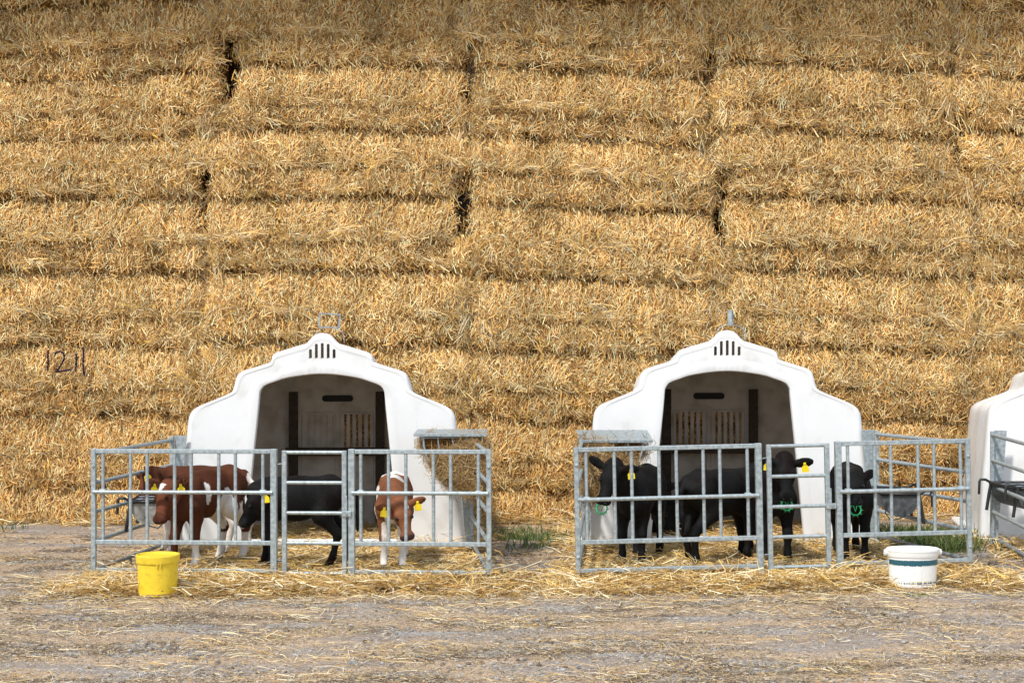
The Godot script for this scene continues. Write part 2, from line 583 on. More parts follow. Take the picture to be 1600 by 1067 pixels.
func bale(col: int, row: int) -> Node3D:
	var xl: float = wall_x(JOINT[row][col])
	var xr: float = wall_x(JOINT[row][col + 1])
	var sink: float = rng.randf_range(-0.04, 0.03)
	if col > 0:
		xl += GAP[row][col - 1] * 0.5 - (0.012 if GAP[row][col - 1] == 0.0 else 0.0)
	if col < 4:
		xr -= GAP[row][col] * 0.5 - (0.012 if GAP[row][col] == 0.0 else 0.0)
	var ya: float = wall_y(EDGE[row][col][0])
	var yb: float = wall_y(EDGE[row][col][1])
	var yc: float = wall_y(EDGE[row + 1][col][0])
	var yd: float = wall_y(EDGE[row + 1][col][1])
	var base := Vector3((xl + xr) * 0.5, minf(yc, yd), WALL + sink)
	var groove := rng.randf_range(0.36, 0.44)
	var W := xr - xl
	var nx := 90
	var ny := 34
	var off := Vector3(col * 31.7, row * 17.3, 5.0)
	var tone := rng.randf_range(0.93, 1.05)
	var brown: float = 1.0
	if row >= 6:
		brown = 0.94
	var mb := MB.new()
	var deep := -1.15
	for j in ny + 1:
		for i in nx + 1:
			var u := float(i) / nx
			var t := float(j) / ny
			var y := lerpf(lerpf(ya, yb, u), lerpf(yc, yd, u), t)
			var x := lerpf(xl, xr, u)
			var wob := nz.get_noise_2d(x * 55.0 + off.x, row * 91.0)
			var g := groove + 0.05 * wob
			var z: float
			if t < g:
				var s := t / g
				z = -0.030 + 0.030 * sin(PI * pow(s, 0.85)) - DEEP[row] * (1.0 - smoothstep(0.0, 0.16, s)) - 0.140 * smoothstep(0.74, 1.0, s)
			else:
				var s := (t - g) / (1.0 - g)
				z = -0.185 + 0.235 * pow(s, 0.36) - (DEEP[row + 1] * 0.8 + 0.02) * smoothstep(0.86, 1.0, s)
			var e := minf(u, 1.0 - u) * W
			if e < 0.16:
				z -= 0.13 * pow(1.0 - e / 0.16, 2.0)
			z += 0.050 * nz2.get_noise_2d(x * 90.0 + off.x * 7.0, y * 110.0 + off.y)
			z += 0.022 * nz.get_noise_2d(x * 520.0, y * 160.0 + off.y)
			z += 0.014 * nz.get_noise_2d(x * 1500.0, y * 1500.0)
			if j == 0 or j == ny or i == 0 or i == nx:
				z -= 0.03
			else:
				y += 0.012 * nz.get_noise_2d(x * 600.0 + 70.0, y * 600.0)
			var q := tone * (1.0 + 0.16 * nz2.get_noise_2d(x * 140.0 + 9.0, y * 190.0))
			mb.vert(Vector3(x, y, WALL + sink + z) - base, Color(q, q * (0.5 + 0.5 * brown), q * brown))
	for j in ny:
		for i in nx:
			var a := j * (nx + 1) + i
			mb.quad(a, a + 1, a + nx + 2, a + nx + 1)
	# sides and back
	var ring := []
	for i in nx + 1:
		ring.append(i)
	for j in range(1, ny + 1):
		ring.append(j * (nx + 1) + nx)
	for i in range(nx - 1, -1, -1):
		ring.append(ny * (nx + 1) + i)
	for j in range(ny - 1, 0, -1):
		ring.append(j * (nx + 1))
	var first := mb.v.size()
	for k in ring:
		var p := mb.v[k]
		mb.vert(Vector3(p.x, p.y, deep), Color(tone, tone, tone))
	for k in ring.size():
		var k2 := (k + 1) % ring.size()
		mb.quad(ring[k], first + k, first + k2, ring[k2])
	mb.smooth()
	mb.poly([Vector3(xl, ya, WALL) - base + Vector3(0, 0, deep), Vector3(xr, yb, WALL) - base + Vector3(0, 0, deep), Vector3(xr, yd, WALL) - base + Vector3(0, 0, deep), Vector3(xl, yc, WALL) - base + Vector3(0, 0, deep)], Vector3(0, 0, -1))
	var where: String = STACK[col]
	var o := thing("straw_bale", "big square straw bale in the %s layer of the stack %s" % [(LAYER[row] + " lowest") if row != 7 else "bottom", where], "straw bale", move(base), "straw bales of the high stack")
	part("body", mb.mesh(), M.bale, o)
	var ss := []
	for k in 400:
		var u := rng.randf()
		var t := rng.randf()
		if absf(t - groove - 0.01) < 0.06 and rng.randf() < 0.92 or t < 0.06 and rng.randf() < DEEP[row] * 8.0:
			continue
		ss.append(bale_spot(base, mb, nx, ny, u, t, rng.randfn(0.0, 0.45), rng.randf_range(0.7, 1.15), tone, brown))
	lay("straw", "wall", o, ss, M.straw)
	ss = []
	for k in 60:
		var t := 0.955 + rng.randfn(0.0, 0.02)
		if k % 3 == 0:
			t = groove - 0.10 + rng.randfn(0.0, 0.02)
		elif k % 7 == 0:
			t = rng.randf()
		ss.append(bale_spot(base, mb, nx, ny, rng.randf(), clampf(t, 0.0, 1.0), PI / 2 + rng.randfn(0.0, 0.3), rng.randf_range(0.6, 1.05), 1.04, 1.0))
	for k in 44:
		var left := k % 2 == 0
		var wide: float = 0.0
		if left and col > 0:
			wide = GAP[row][col - 1]
		elif not left and col < 4:
			wide = GAP[row][col]
		if wide > 0.0 and k > 8:
			continue
		var in_ := absf(rng.randfn(0.0, 0.03)) + 0.01
		ss.append(bale_spot(base, mb, nx, ny, in_ if left else 1.0 - in_, rng.randf(), rng.randfn(0.0, 0.35), rng.randf_range(0.6, 1.3), 0.98, 0.97))
	lay("long_straw", "lip", o, ss, M.straw)
	return o


func bale_spot(base: Vector3, mb: MB, nx: int, ny: int, u: float, t: float, turn: float, size: float, tone: float, brown: float) -> Array:
	var k := int(clampf(t * ny, 0, ny)) * (nx + 1) + int(clampf(u * nx, 0, nx))
	var n := mb.n[k]
	n = (n + Vector3(rng.randfn(0, 0.1), rng.randfn(0, 0.1), 0.9)).normalized()
	var w: Vector3 = mb.v[k] + base
	var clump := nz2.get_noise_2d(w.x * 260.0, w.y * 150.0) + 0.6 * nz.get_noise_2d(w.x * 700.0 + 40.0, w.y * 420.0)
	var q := tone * rng.randf_range(0.82, 1.12) * clampf(1.0 + 0.42 * clump, 0.55, 1.16)
	return [mb.v[k] + n * rng.randf_range(-0.004, 0.012), n, turn, size, Color(q, q * (0.5 + 0.5 * brown), q * brown)]


# dark marker strokes of the number on the straw
func painted_number(o: Node3D) -> void:
	var strokes := [
		[[79.5, 547], [78.5, 560], [78.2, 580]],
		[[89, 554], [92, 550.5], [97, 549], [101.5, 551], [104, 556], [103.5, 562], [98, 571], [92, 580.5], [104, 579], [115.5, 577]],
		[[122.5, 553], [122.8, 566], [121.8, 582]],
		[[133.5, 544], [134.5, 556], [133.2, 566], [134, 578], [135.5, 588]]]
	var r := RandomNumberGenerator.new()
	r.seed = 1211
	var names := ["one", "two", "one", "one"]
	for f in 4:
		var st: Array = strokes[f]
		var pts := []
		for k in st.size() - 1:
			var a := Vector2(st[k][0], st[k][1])
			var b := Vector2(st[k + 1][0], st[k + 1][1])
			var n := int(a.distance_to(b) * 0.8) + 1
			for q in n:
				var c := a.lerp(b, float(q) / n) + Vector2(r.randfn(0, 0.25), 0)
				pts.append(Vector3(wall_x(c.x), wall_y(c.y), WALL + 0.105 + r.randf_range(-0.01, 0.01)) - o.position)
		var rad := []
		for q in pts:
			rad.append(r.randf_range(0.008, 0.0125))
		part("painted_figure", mb_tube(pts, rad, 5, Color(0.020, 0.010, 0.036)).mesh(), M.straw, o).set_meta("label", "figure %s in dark purple paint on the straw" % names[f])


# ---------------------------------------------------------------- hutches
func profile() -> Array:
	# pairs (outer edge, doorway edge) from the ridge down one side
	var side := [
		[0.150, 1.846, 0.150, 1.560], [0.17, 1.840, 0.165, 1.559], [0.385, 1.776, 0.29, 1.540], [0.43, 1.758, 0.32, 1.533], [0.452, 1.735, 0.335, 1.530], [0.462, 1.690, 0.345, 1.527], [0.475, 1.672, 0.36, 1.523],
		[0.69, 1.608, 0.44, 1.497], [0.745, 1.585, 0.485, 1.482], [0.775, 1.545, 0.525, 1.462], [0.800, 1.430, 0.553, 1.420], [0.825, 1.398, 0.558, 1.385], [1.06, 1.304, 0.563, 1.32], [1.15, 1.262, 0.568, 1.26], [1.195, 1.205, 0.574, 1.20],
		[1.208, 1.12, 0.582, 1.12], [1.235, 0.80, 0.615, 0.80], [1.265, 0.45, 0.648, 0.45], [1.285, 0.0, 0.69, 0.0]]
	for it in 2:
		var nu := [side[0]]
		for k in side.size() - 1:
			var a: Array = side[k]
			var b: Array = side[k + 1]
			var p := []
			var q := []
			for c in 4:
				p.append(lerpf(a[c], b[c], 0.25))
				q.append(lerpf(a[c], b[c], 0.75))
			if k > 0:
				nu.append(p)
			if k < side.size() - 2:
				nu.append(q)
		nu.append(side[-1])
		side = nu
	var out := []
	for k in range(side.size() - 1, -1, -1):
		out.append([-side[k][0], side[k][1], -side[k][2], side[k][3], -1, 0.0])
	# the ridge, with the columns between which the vent slots lie
	var xs := [-0.119, -0.106, -0.093, -0.066, -0.053, -0.040, -0.013, 0.0, 0.013, 0.040, 0.053, 0.066, 0.093, 0.106, 0.119]
	for k in xs.size():
		var x: float = xs[k]
		var ax := absf(x)
		var oy: float = 1.942 - 0.012 * smoothstep(0.0, 0.07, ax) - 0.084 * smoothstep(0.055, 0.160, ax)
		var iy: float = 1.570 - 0.010 * (ax / 0.15) * (ax / 0.15)
		var slot: int = k if k % 3 != 2 else -1
		var top := 1.845 if ax < 0.03 else (1.838 if ax < 0.08 else 1.790)
		if k % 3 == 1:
			top += 0.008
		out.append([x, oy, x, iy, slot, top])
	for k in side.size():
		out.append([side[k][0], side[k][1], side[k][2], side[k][3], -1, 0.0])
	return out


func back_of(p: Vector2) -> Vector2:
	return Vector2(p.x * 0.965, p.y if p.y < 0.85 else 0.85 + (p.y - 0.85) * 0.90)


func hutch_shell() -> ArrayMesh:
	var pr := profile()
	var mb := MB.new()
	var cols := pr.size()
	var rings := 0
	var zb := -1.96
	for c in cols:
		var e: Array = pr[c]
		var O := Vector2(e[0], e[1])
		var I := Vector2(e[2], e[3])
		var d := (O - I)
		var L := d.length()
		d /= L
		var pts := []
		pts.append([I, -0.055])
		pts.append([I + d * 0.002, -0.010])
		pts.append([I + d * 0.012, 0.004])
		pts.append([I + d * minf(0.085, L * 0.28), 0.004])
		pts.append([I + d * minf(0.105, L * 0.36), -0.007])
		var a := I + d * L * 0.42
		var b := I + d * L * 0.74
		if e[5] > 0.0:
			a = Vector2(e[0], 1.716 - (0.006 if c % 3 == 1 else 0.0))
			b = Vector2(e[0], e[5])
		pts.append([a, -0.007])
		pts.append([b, -0.007])
		var room := (O - b).length()
		pts.append([O - d * minf(0.066, room * 0.75), -0.008])
		pts.append([O - d * minf(0.052, room * 0.60), -0.002])
		pts.append([O - d * minf(0.024, room * 0.3), -0.006])
		pts.append([O - d * minf(0.008, room * 0.1), -0.026])
		pts.append([O, -0.060])
		# side with moulded steps running round the body
		for s in [[0.16, 1.0], [0.20, 0.984], [0.60, 0.976], [0.64, 0.992], [1.05, 0.984], [1.09, 0.968], [1.50, 0.962], [1.54, 0.975], [1.90, 0.965], [1.96, 0.94]]:
			var f: float = s[0] / 1.96
			var q := Vector2(O.x, lerpf(O.y, back_of(O).y, f))
			pts.append([Vector2(q.x * s[1], q.y * (0.5 + 0.5 * s[1])), -s[0]])
		rings = pts.size()
		for p in pts:
			mb.vert(Vector3(p[0].x, maxf(p[0].y, 0.0), p[1]))
	for c in cols - 1:
		var slot: bool = pr[c][5] > 0.0 and pr[c + 1][5] > 0.0 and (absf(pr[c + 1][0] - pr[c][0]) < 0.02)
		for r in rings - 1:
			if slot and r == 5:
				continue
			var k := c * rings + r
			mb.quad(k, k + 1, k + rings + 1, k + rings)
	mb.smooth()
	# walls of the slots
	for c in cols - 1:
		if pr[c][5] > 0.0 and pr[c + 1][5] > 0.0 and absf(pr[c + 1][0] - pr[c][0]) < 0.02:
			var q := [mb.v[c * rings + 5], mb.v[c * rings + 6], mb.v[(c + 1) * rings + 6], mb.v[(c + 1) * rings + 5]]
			var back := Vector3(0, 0, -0.03)
			var mid: Vector3 = (q[0] + q[2]) * 0.5
			for s in [[0, 3], [1, 2]]:
				mb.poly([q[s[0]], q[s[1]], q[s[1]] + back, q[s[0]] + back], mid - q[s[0]])
			if absf(pr[c][0] - pr[c - 1][0]) > 0.02:
				mb.poly([q[0], q[1], q[1] + back, q[0] + back], Vector3(1, 0, 0))
			if c + 2 < cols and absf(pr[c + 2][0] - pr[c + 1][0]) > 0.02:
				mb.poly([q[2], q[3], q[3] + back, q[2] + back], Vector3(-1, 0, 0))
	return mb.mesh()


# flat panel on a grid with some cells left open, given a thickness
func mb_panel(xs: Array, ys: Array, open: Callable, thick: float) -> MB:
	var mb := MB.new()
	for j in ys.size() - 1:
		for i in xs.size() - 1:
			if open.call(i, j):
				continue
			var p := [Vector3(xs[i], ys[j], 0), Vector3(xs[i + 1], ys[j], 0), Vector3(xs[i + 1], ys[j + 1], 0), Vector3(xs[i], ys[j + 1], 0)]
			mb.poly(p, Vector3(0, 0, 1))
			mb.poly(p.map(func(q): return q - Vector3(0, 0, thick)), Vector3(0, 0, -1))
			var nb := [[i, j - 1, Vector3(0, -1, 0), 0, 1], [i + 1, j, Vector3(1, 0, 0), 1, 2], [i, j + 1, Vector3(0, 1, 0), 2, 3], [i - 1, j, Vector3(-1, 0, 0), 3, 0]]
			for b in nb:
				if b[0] < 0 or b[1] < 0 or b[0] >= xs.size() - 1 or b[1] >= ys.size() - 1 or open.call(b[0], b[1]):
					mb.poly([p[b[3]], p[b[4]], p[b[4]] - Vector3(0, 0, thick), p[b[3]] - Vector3(0, 0, thick)], b[2])
	return mb


func hutch_back(both: bool) -> ArrayMesh:
	var xs := [-0.49]
	for s in range(-5, 6):
		if s == 0:
			continue
		var x: float = (absf(s) - 1) * 0.0605 + 0.078
		xs.append(x * signf(s) - 0.0125)
		xs.append(x * signf(s) + 0.0125)
	xs.append(0.49)
	var ys := [0.0, 0.80, 1.135, 1.24]
	var open := func(i: int, j: int) -> bool: return j == 1 and i % 2 == 1 and (both or i > 10)
	var mb := mb_panel(xs, ys, open, 0.025)
	var pr := profile()
	var ring := []
	for e in pr:
		var q := Vector2(e[0] * 0.9535, back_of(Vector2(e[0], e[1])).y * 0.977)
		ring.append(q)
	for k in ring.size() - 1:
		var a: Vector2 = ring[k]
		var b: Vector2 = ring[k + 1]
		var ai := Vector2(clampf(a.x, -0.49, 0.49), clampf(a.y, 0.0, 1.24))
		var bi := Vector2(clampf(b.x, -0.49, 0.49), clampf(b.y, 0.0, 1.24))
		if ai.distance_to(bi) < 1e-6:
			mb.poly([Vector3(a.x, a.y, 0), Vector3(b.x, b.y, 0), Vector3(bi.x, bi.y, 0)], Vector3(0, 0, 1))
		else:
			mb.poly([Vector3(a.x, a.y, 0), Vector3(b.x, b.y, 0), Vector3(bi.x, bi.y, 0), Vector3(ai.x, ai.y, 0)], Vector3(0, 0, 1))
	return mb.mesh()


func hutch(label: String, xf: Transform3D, both: bool, shell: ArrayMesh, frame_turn: float) -> Node3D:
	var o := thing("calf_hutch", label, "calf hutch", xf, "white calf hutches")
	part("shell", shell, M.shell, o)
	var bw := part("back_wall", hutch_back(both), M.inner_beige, o, move(Vector3(0, 0, -1.93)))
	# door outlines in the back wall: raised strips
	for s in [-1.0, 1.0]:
		part("door_edge", box(Vector3(0.012, 1.14, 0.014), 0.004), M.inner_beige, bw, move(Vector3(s * 0.022, 0.57, 0.007)))
		part("door_edge", box(Vector3(0.33, 0.012, 0.014), 0.004), M.inner_beige, bw, move(Vector3(s * 0.2, 1.155, 0.0072)))
		part("door_edge", box(Vector3(0.012, 1.14, 0.014), 0.004), M.inner_beige, bw, move(Vector3(s * 0.36, 0.57, 0.007)))
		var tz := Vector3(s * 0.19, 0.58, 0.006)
		part("door_panel", mb_panel([-0.12, -0.105, 0.105, 0.12], [-0.075, -0.062, 0.062, 0.075], func(i: int, j: int) -> bool: return i == 1 and j == 1, 0.012).mesh(), M.inner_beige, bw, move(tz + Vector3(0, 0, 0.008)))
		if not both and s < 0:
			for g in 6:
				part("louvre", box(Vector3(0.016, 0.32, 0.016), 0.005), M.inner_beige, bw, move(Vector3(-0.078 - g * 0.0605 + 0.03, 0.965, 0.008)))
	var hp := part("handle_plate", mb_handle().mesh(), M.rubber, o, move(Vector3(0, 1.297, -1.915)))
	hp.set_meta("label", "dark oblong handle plate high on the back wall")
	for s in [-1.0, 1.0]:
		part("timber_post", box(Vector3(0.09, 1.36, 0.06), 0.005), M.timber, o, move(Vector3(s * 0.437, 0.69, -1.80)))
	part("timber_rail", box(Vector3(1.02, 0.085, 0.05), 0.005), M.timber, o, move(Vector3(0.0, 0.765, -1.745)))
	part("door_sill", box(Vector3(1.36, 0.085, 0.06), 0.015), M.shell, o, move(Vector3(0, 0.045, -0.035)))
	for s in [-1.0, 1.0]:
		part("foot_flange", box(Vector3(0.10, 0.05, 1.7), 0.015), M.shell, o, move(Vector3(s * 1.30, 0.028, -1.0)))
	# lifting bracket on the ridge
	var br := MB.new()
	br.add(mb_box(Vector3(0.20, 0.012, 0.035), 0.003), move(Vector3(0, 0.06, 0)))
	br.add(mb_box(Vector3(0.20, 0.012, 0.035), 0.003), move(Vector3(0, -0.06, 0)))
	br.add(mb_box(Vector3(0.012, 0.108, 0.035), 0.003), move(Vector3(0.094, 0, 0)))
	br.add(mb_box(Vector3(0.012, 0.108, 0.035), 0.003), move(Vector3(-0.094, 0, 0)))
	var brk := part("lifting_bracket", br.mesh(), M.galv, o, Transform3D(Basis(Vector3.UP, frame_turn) * Basis(Vector3(0, 0, 1), -0.05), Vector3(0.05, 2.055, -0.20)))
	brk.set_meta("label", "galvanised bracket on the ridge")
	var arch := []
	for k in 13:
		var a := PI * k / 12.0
		arch.append(Vector3(0.05 + cos(a) * 0.135, 1.86 + 0.135 * pow(sin(a), 0.6), -0.20))
	part("wire_loop", mb_tube(arch, [0.004], 6).mesh(), M.galv, o)
	return o


func mb_handle() -> MB:
	var mb := MB.new()
	var f := []
	for k in 24:
		var a := TAU * k / 24.0
		f.append(Vector3(cos(a) * 0.033 + (0.125 if cos(a) > 0.0 else -0.125), sin(a) * 0.033, 0.008))
	mb.poly(f, Vector3(0, 0, 1))
	for k in 24:
		var a: Vector3 = f[k]
		var b: Vector3 = f[(k + 1) % 24]
		mb.poly([a, b, b - Vector3(0, 0, 0.016), a - Vector3(0, 0, 0.016)], (a + b) * Vector3(1, 1, 0))
	for s in [-1.0, 1.0]:
		mb.add(mb_lathe([[0.012, 0.0], [0.012, 0.006], [0.0, 0.009]], 10), Transform3D(Basis(Vector3.RIGHT, PI / 2), Vector3(s * 0.12, 0, 0.008)))
	return mb


# ---------------------------------------------------------------- pens
var pens := []


func pen_line(pa: float, da: float, ya: float, pb: float, db: float, yb: float) -> Dictionary:
	var A := Vector3((pa - 800.0) * da / FOC, ya, -da)
	var B := Vector3((pb - 800.0) * db / FOC, yb, -db)
	var x := (B - A).normalized()
	var z := x.cross(Vector3.UP).normalized()
	var y := z.cross(x).normalized()
	return {"a": A, "b": B, "basis": Basis(x, y, z)}


# distance along the pen's front at which a measured column of the photograph lies
func along(pen: Dictionary, px: float) -> float:
	var k := (px - 800.0) / FOC
	var A: Vector3 = pen.a
	var d: Vector3 = pen.b - pen.a
	var t := (-k * A.z - A.x) / (d.x + k * d.z)
	return t * d.length()


func clamp_on(o: Node3D, x: float, y: float) -> void:
	part("clamp", box(Vector3(0.05, 0.042, 0.05), 0.006), M.galv, o, move(Vector3(x, y, 0.0)))
	part("bolt", mb_lathe([[0.0, -0.034], [0.009, -0.034], [0.009, 0.036], [0.0, 0.036]], 8).mesh(), M.galv_dark, o, Transform3D(Basis(Vector3.RIGHT, PI / 2), Vector3(x + 0.012, y, 0.0)))


# barred front section: frame, eight or six upright bars, a sliding middle rail
func front_panel(pen: Dictionary, label: String, x0: float, x1: float, stake: String, bars: Array, mid: float) -> Node3D:
	var a := along(pen, x0)
	var b := along(pen, x1)
	var w := b - a
	var o := thing("fence_panel", label, "fence panel", Transform3D(pen.basis, pen.a + pen.basis.x * a), "barred front panels of the calf pens")
	var pw := 0.036
	var sw := 0.048
	var l: float = sw if stake == "left" else pw
	var r: float = sw if stake == "right" else pw
	for s in [["left", l, l * 0.5], ["right", r, w - r * 0.5]]:
		var st: bool = s[0] == stake
		var low := -0.085 if st else 0.0
		part("post", box(Vector3(s[1], 0.957 - low, s[1]), 0.004), M.galv, o, move(Vector3(s[2], (0.957 + low) * 0.5, 0)))
		if not st:
			for h in [0.12, 0.82]:
				part("bolt", mb_lathe([[0.0, -0.004], [0.012, -0.004], [0.012, 0.004], [0.007, 0.009], [0.0, 0.010]], 10).mesh(), M.galv, o, Transform3D(Basis(Vector3.RIGHT, PI / 2), Vector3(s[2], h, pw * 0.5 + 0.002)))
	var cx := (l + w - r) * 0.5
	var cw := w - l - r
	part("top_rail", box(Vector3(cw, 0.034, 0.034), 0.004), M.galv, o, move(Vector3(cx, 0.937, 0)))
	part("lower_rail", box(Vector3(cw, 0.034, 0.034), 0.004), M.galv, o, move(Vector3(cx, 0.232, 0)))
	part("bottom_rail", box(Vector3(cw, 0.030, 0.034), 0.004), M.galv, o, move(Vector3(cx, 0.016, 0)))
	part("middle_rail", tube(Vector3(l * 0.6, mid, 0.024), Vector3(w - r * 0.6, mid, 0.024), 0.0155), M.galv, o)
	for q in bars:
		var x := along(pen, q) - a
		part("bar", tube(Vector3(x, 0.247, 0), Vector3(x, 0.922, 0), 0.0135), M.galv, o)
	clamp_on(o, along(pen, bars[0]) - a, mid)
	clamp_on(o, along(pen, bars[-1]) - a, mid)
	return o


func gate(pen: Dictionary, label: String, x0: float, x1: float) -> Node3D:
	var a := along(pen, x0)
	var b := along(pen, x1)
	var w := b - a
	var o := thing("pen_gate", label, "gate", Transform3D(pen.basis, pen.a + pen.basis.x * a), "narrow gates of the calf pens")
	for x in [0.018, w - 0.018]:
		part("post", box(Vector3(0.036, 0.965, 0.036), 0.004), M.galv, o, move(Vector3(x, 0.462, 0)))
	for k in 5:
		var y := 0.0 + k * 0.2325
		part("rail", tube(Vector3(0.036, y, 0), Vector3(w - 0.036, y, 0), 0.0145), M.galv, o)
	part("latch", box(Vector3(0.075, 0.042, 0.028), 0.004), M.galv, o, move(Vector3(w + 0.004, 0.462, 0.024)))
	part("latch_strip", box(Vector3(0.026, 0.14, 0.008), 0.002), M.galv, o, move(Vector3(w - 0.006, 0.53, 0.024)))
	part("bolt", mb_lathe([[0.0, -0.004], [0.010, -0.004], [0.010, 0.006], [0.0, 0.008]], 10).mesh(), M.galv_dark, o, Transform3D(Basis(Vector3.RIGHT, PI / 2), Vector3(w + 0.006, 0.462, 0.040)))
	for y in [0.84, 0.10]:
		part("hinge_pin", mb_tube([Vector3(-0.045, y - 0.004, 0), Vector3(-0.015, y, 0.0), Vector3(0.0, y, 0)], [0.007], 8).mesh(), M.galv_dark, o)
	return o


# side of a pen: five rails from the front corner to a tapered plate on the hutch
func side_panel(label: String, front: Vector3, back: Vector3, facing: float) -> Node3D:
	var d := back - front
	var len_ := d.length()
	var z := d.normalized()
	var x := Vector3.UP.cross(z).normalized()
	var y := z.cross(x).normalized()
	var o := thing("side_fence", label, "fence panel", Transform3D(Basis(x, y, z), front), "railed side panels of the calf pens")
	for k in 5:
		var h := 0.012 + k * 0.226
		part("rail", tube(Vector3(0, h, 0.018), Vector3(0, h, len_ - 0.06), 0.0165), M.galv if k > 0 else M.galv_dark, o)
	part("post", box(Vector3(0.034, 1.0, 0.034), 0.004), M.galv, o, move(Vector3(0, 0.45, len_ - 0.045)))
	# plate, wide at the top
	var mb := MB.new()
	var f := -facing
	var p := [Vector3(0.02 * f, -0.05, 0), Vector3(0.045 * f, -0.05, 0), Vector3(0.13 * f, 0.955, 0), Vector3(0.02 * f, 0.955, 0)]
	mb.poly(p, Vector3(0, 0, -1))
	mb.poly(p.map(func(q): return q + Vector3(0, 0, 0.006)), Vector3(0, 0, 1))
	for k in 4:
		var a: Vector3 = p[k]
		var b: Vector3 = p[(k + 1) % 4]
		mb.poly([a, b, b + Vector3(0, 0, 0.006), a + Vector3(0, 0, 0.006)], (a + b) * 0.5 - Vector3(0.05 * f, 0.45, 0))
	part("plate", mb.mesh(), M.galv, o, move(Vector3(0, 0, len_ - 0.03)))
	part("foot", box(Vector3(0.02, 0.10, 0.02), 0.003), M.galv_dark, o, move(Vector3(0, -0.055, len_ * 0.42)))
	return o


# hay rack hung in a pen; side = +1 hung on the right-hand fence, -1 on the left-hand one. Local x points into the pen, z to the camera
func hay_rack(label: String, xf: Transform3D, tilt: float) -> Node3D:
	var o := thing("hay_rack", label, "hay rack", xf, "hay racks of the calf pens")
	var lid := MB.new()
	lid.add(mb_box(Vector3(0.62, 0.006, 0.56), 0.002), move(Vector3(0.30, 0, 0)))
	lid.add(mb_box(Vector3(0.62, 0.022, 0.005), 0.002), move(Vector3(0.30, -0.011, 0.2775)))
	var l := part("lid", lid.mesh(), M.galv, o, Transform3D(Basis(Vector3.RIGHT, tilt), Vector3(-0.03, 0.56, 0.0)))
	l.set_meta("label", "galvanised sheet lid over the hay")
	part("back_frame", box(Vector3(0.02, 0.54, 0.02), 0.003), M.galv_dark, o, move(Vector3(0.0, 0.27, 0.24)))
	part("back_frame", box(Vector3(0.02, 0.54, 0.02), 0.003), M.galv_dark, o, move(Vector3(0.0, 0.27, -0.24)))
	part("top_bar", tube(Vector3(0.50, 0.52, -0.25), Vector3(0.50, 0.52, 0.25), 0.009, 8), M.galv, o)
	part("end_bar", tube(Vector3(0.0, 0.53, 0.24), Vector3(0.50, 0.52, 0.24), 0.009, 8), M.galv, o)
	part("bottom_bar", tube(Vector3(0.02, 0.02, -0.25), Vector3(0.02, 0.02, 0.25), 0.009, 8), M.galv, o)
	# curved bars on the end towards the camera and along the basket
	for k in 4:
		var f := 1.0 - k * 0.25
		var p := []
		for s in 11:
			var a := PI * 0.5 * s / 10.0
			p.append(Vector3(0.49 * f * cos(a) + 0.01, 0.53 - (0.50 * f) * sin(a), 0.245))
		part("end_hoop", mb_tube(p, [0.0075], 8).mesh(), M.galv, o)
	for k in 5:
		var z := 0.16 - k * 0.1
		var p := []
		for s in 11:
			var a := PI * 0.5 * s / 10.0
			p.append(Vector3(0.50 * cos(a) + 0.01, 0.52 - 0.51 * sin(a), z))
		part("bar", mb_tube(p, [0.0075], 8).mesh(), M.galv, o)
	part("hook", mb_tube([Vector3(-0.02, 0.50, 0.2), Vector3(-0.06, 0.46, 0.2), Vector3(-0.06, 0.36, 0.2)], [0.008], 8).mesh(), M.galv_dark, o)
	return o


func hay_fill(label: String, rack: Node3D) -> void:
	var mb := MB.new()
	var nu := 14
	for k in 13:
		var z := -0.235 + 0.47 * k / 12.0
		for s in nu + 1:
			var a := PI * 0.5 * s / nu
			var r := 0.47 + 0.035 * nz.get_noise_2d(k * 60.0, s * 90.0)
			mb.vert(Vector3(r * cos(a) + 0.005, 0.53 - r * sin(a), z), Color(0.5, 0.42, 0.36))
	for k in 12:
		for s in nu:
			var a := k * (nu + 1) + s
			mb.quad(a, a + nu + 1, a + nu + 2, a + 1)
	mb.smooth()
	for e in [0, 12]:
		var p := [Vector3(0.0, 0.53, -0.235 + 0.47 * e / 12.0)]
		for s in nu + 1:
			p.append(mb.v[e * (nu + 1) + s])
		mb.poly(p, Vector3(0, 0, 1 if e else -1), Color(0.5, 0.42, 0.36))
	var o := part("hay", mb.mesh(), M.bale, self, rack.transform)
	tag(o, label, "hay", "hay in the racks", "stuff")
	var ss := []
	for k in 260:
		var p: Vector3
		var n: Vector3
		var q := rng.randf()
		if q < 0.5:
			var a := lerpf(0.26, 1.0, rng.randf()) * PI * 0.5
			var r := 0.47 * sqrt(rng.randf())
			p = Vector3(r * cos(a), 0.53 - r * sin(a), 0.24)
			n = Vector3(rng.randfn(0, 0.3), rng.randfn(0, 0.3), 1)
		elif q < 0.9:
			var a := lerpf(0.26, 1.0, rng.randf()) * PI * 0.5
			p = Vector3(0.47 * cos(a), 0.53 - 0.47 * sin(a), rng.randf_range(-0.24, 0.24))
			n = Vector3(cos(a), -sin(a) * 0.7, 0.3)
		else:
			p = Vector3(rng.randf_range(0.35, 0.54), rng.randf_range(0.38, 0.47), rng.randf_range(-0.24, 0.26))
			n = Vector3(0.7, -0.1, 0.7)
		var t := rng.randf_range(0.7, 1.35)
		ss.append([p, n.normalized(), rng.randf() * TAU, rng.randf_range(0.5, 1.0), Color(t, t, t)])
	lay("hay_stalks", "hay", o, ss, M.straw)


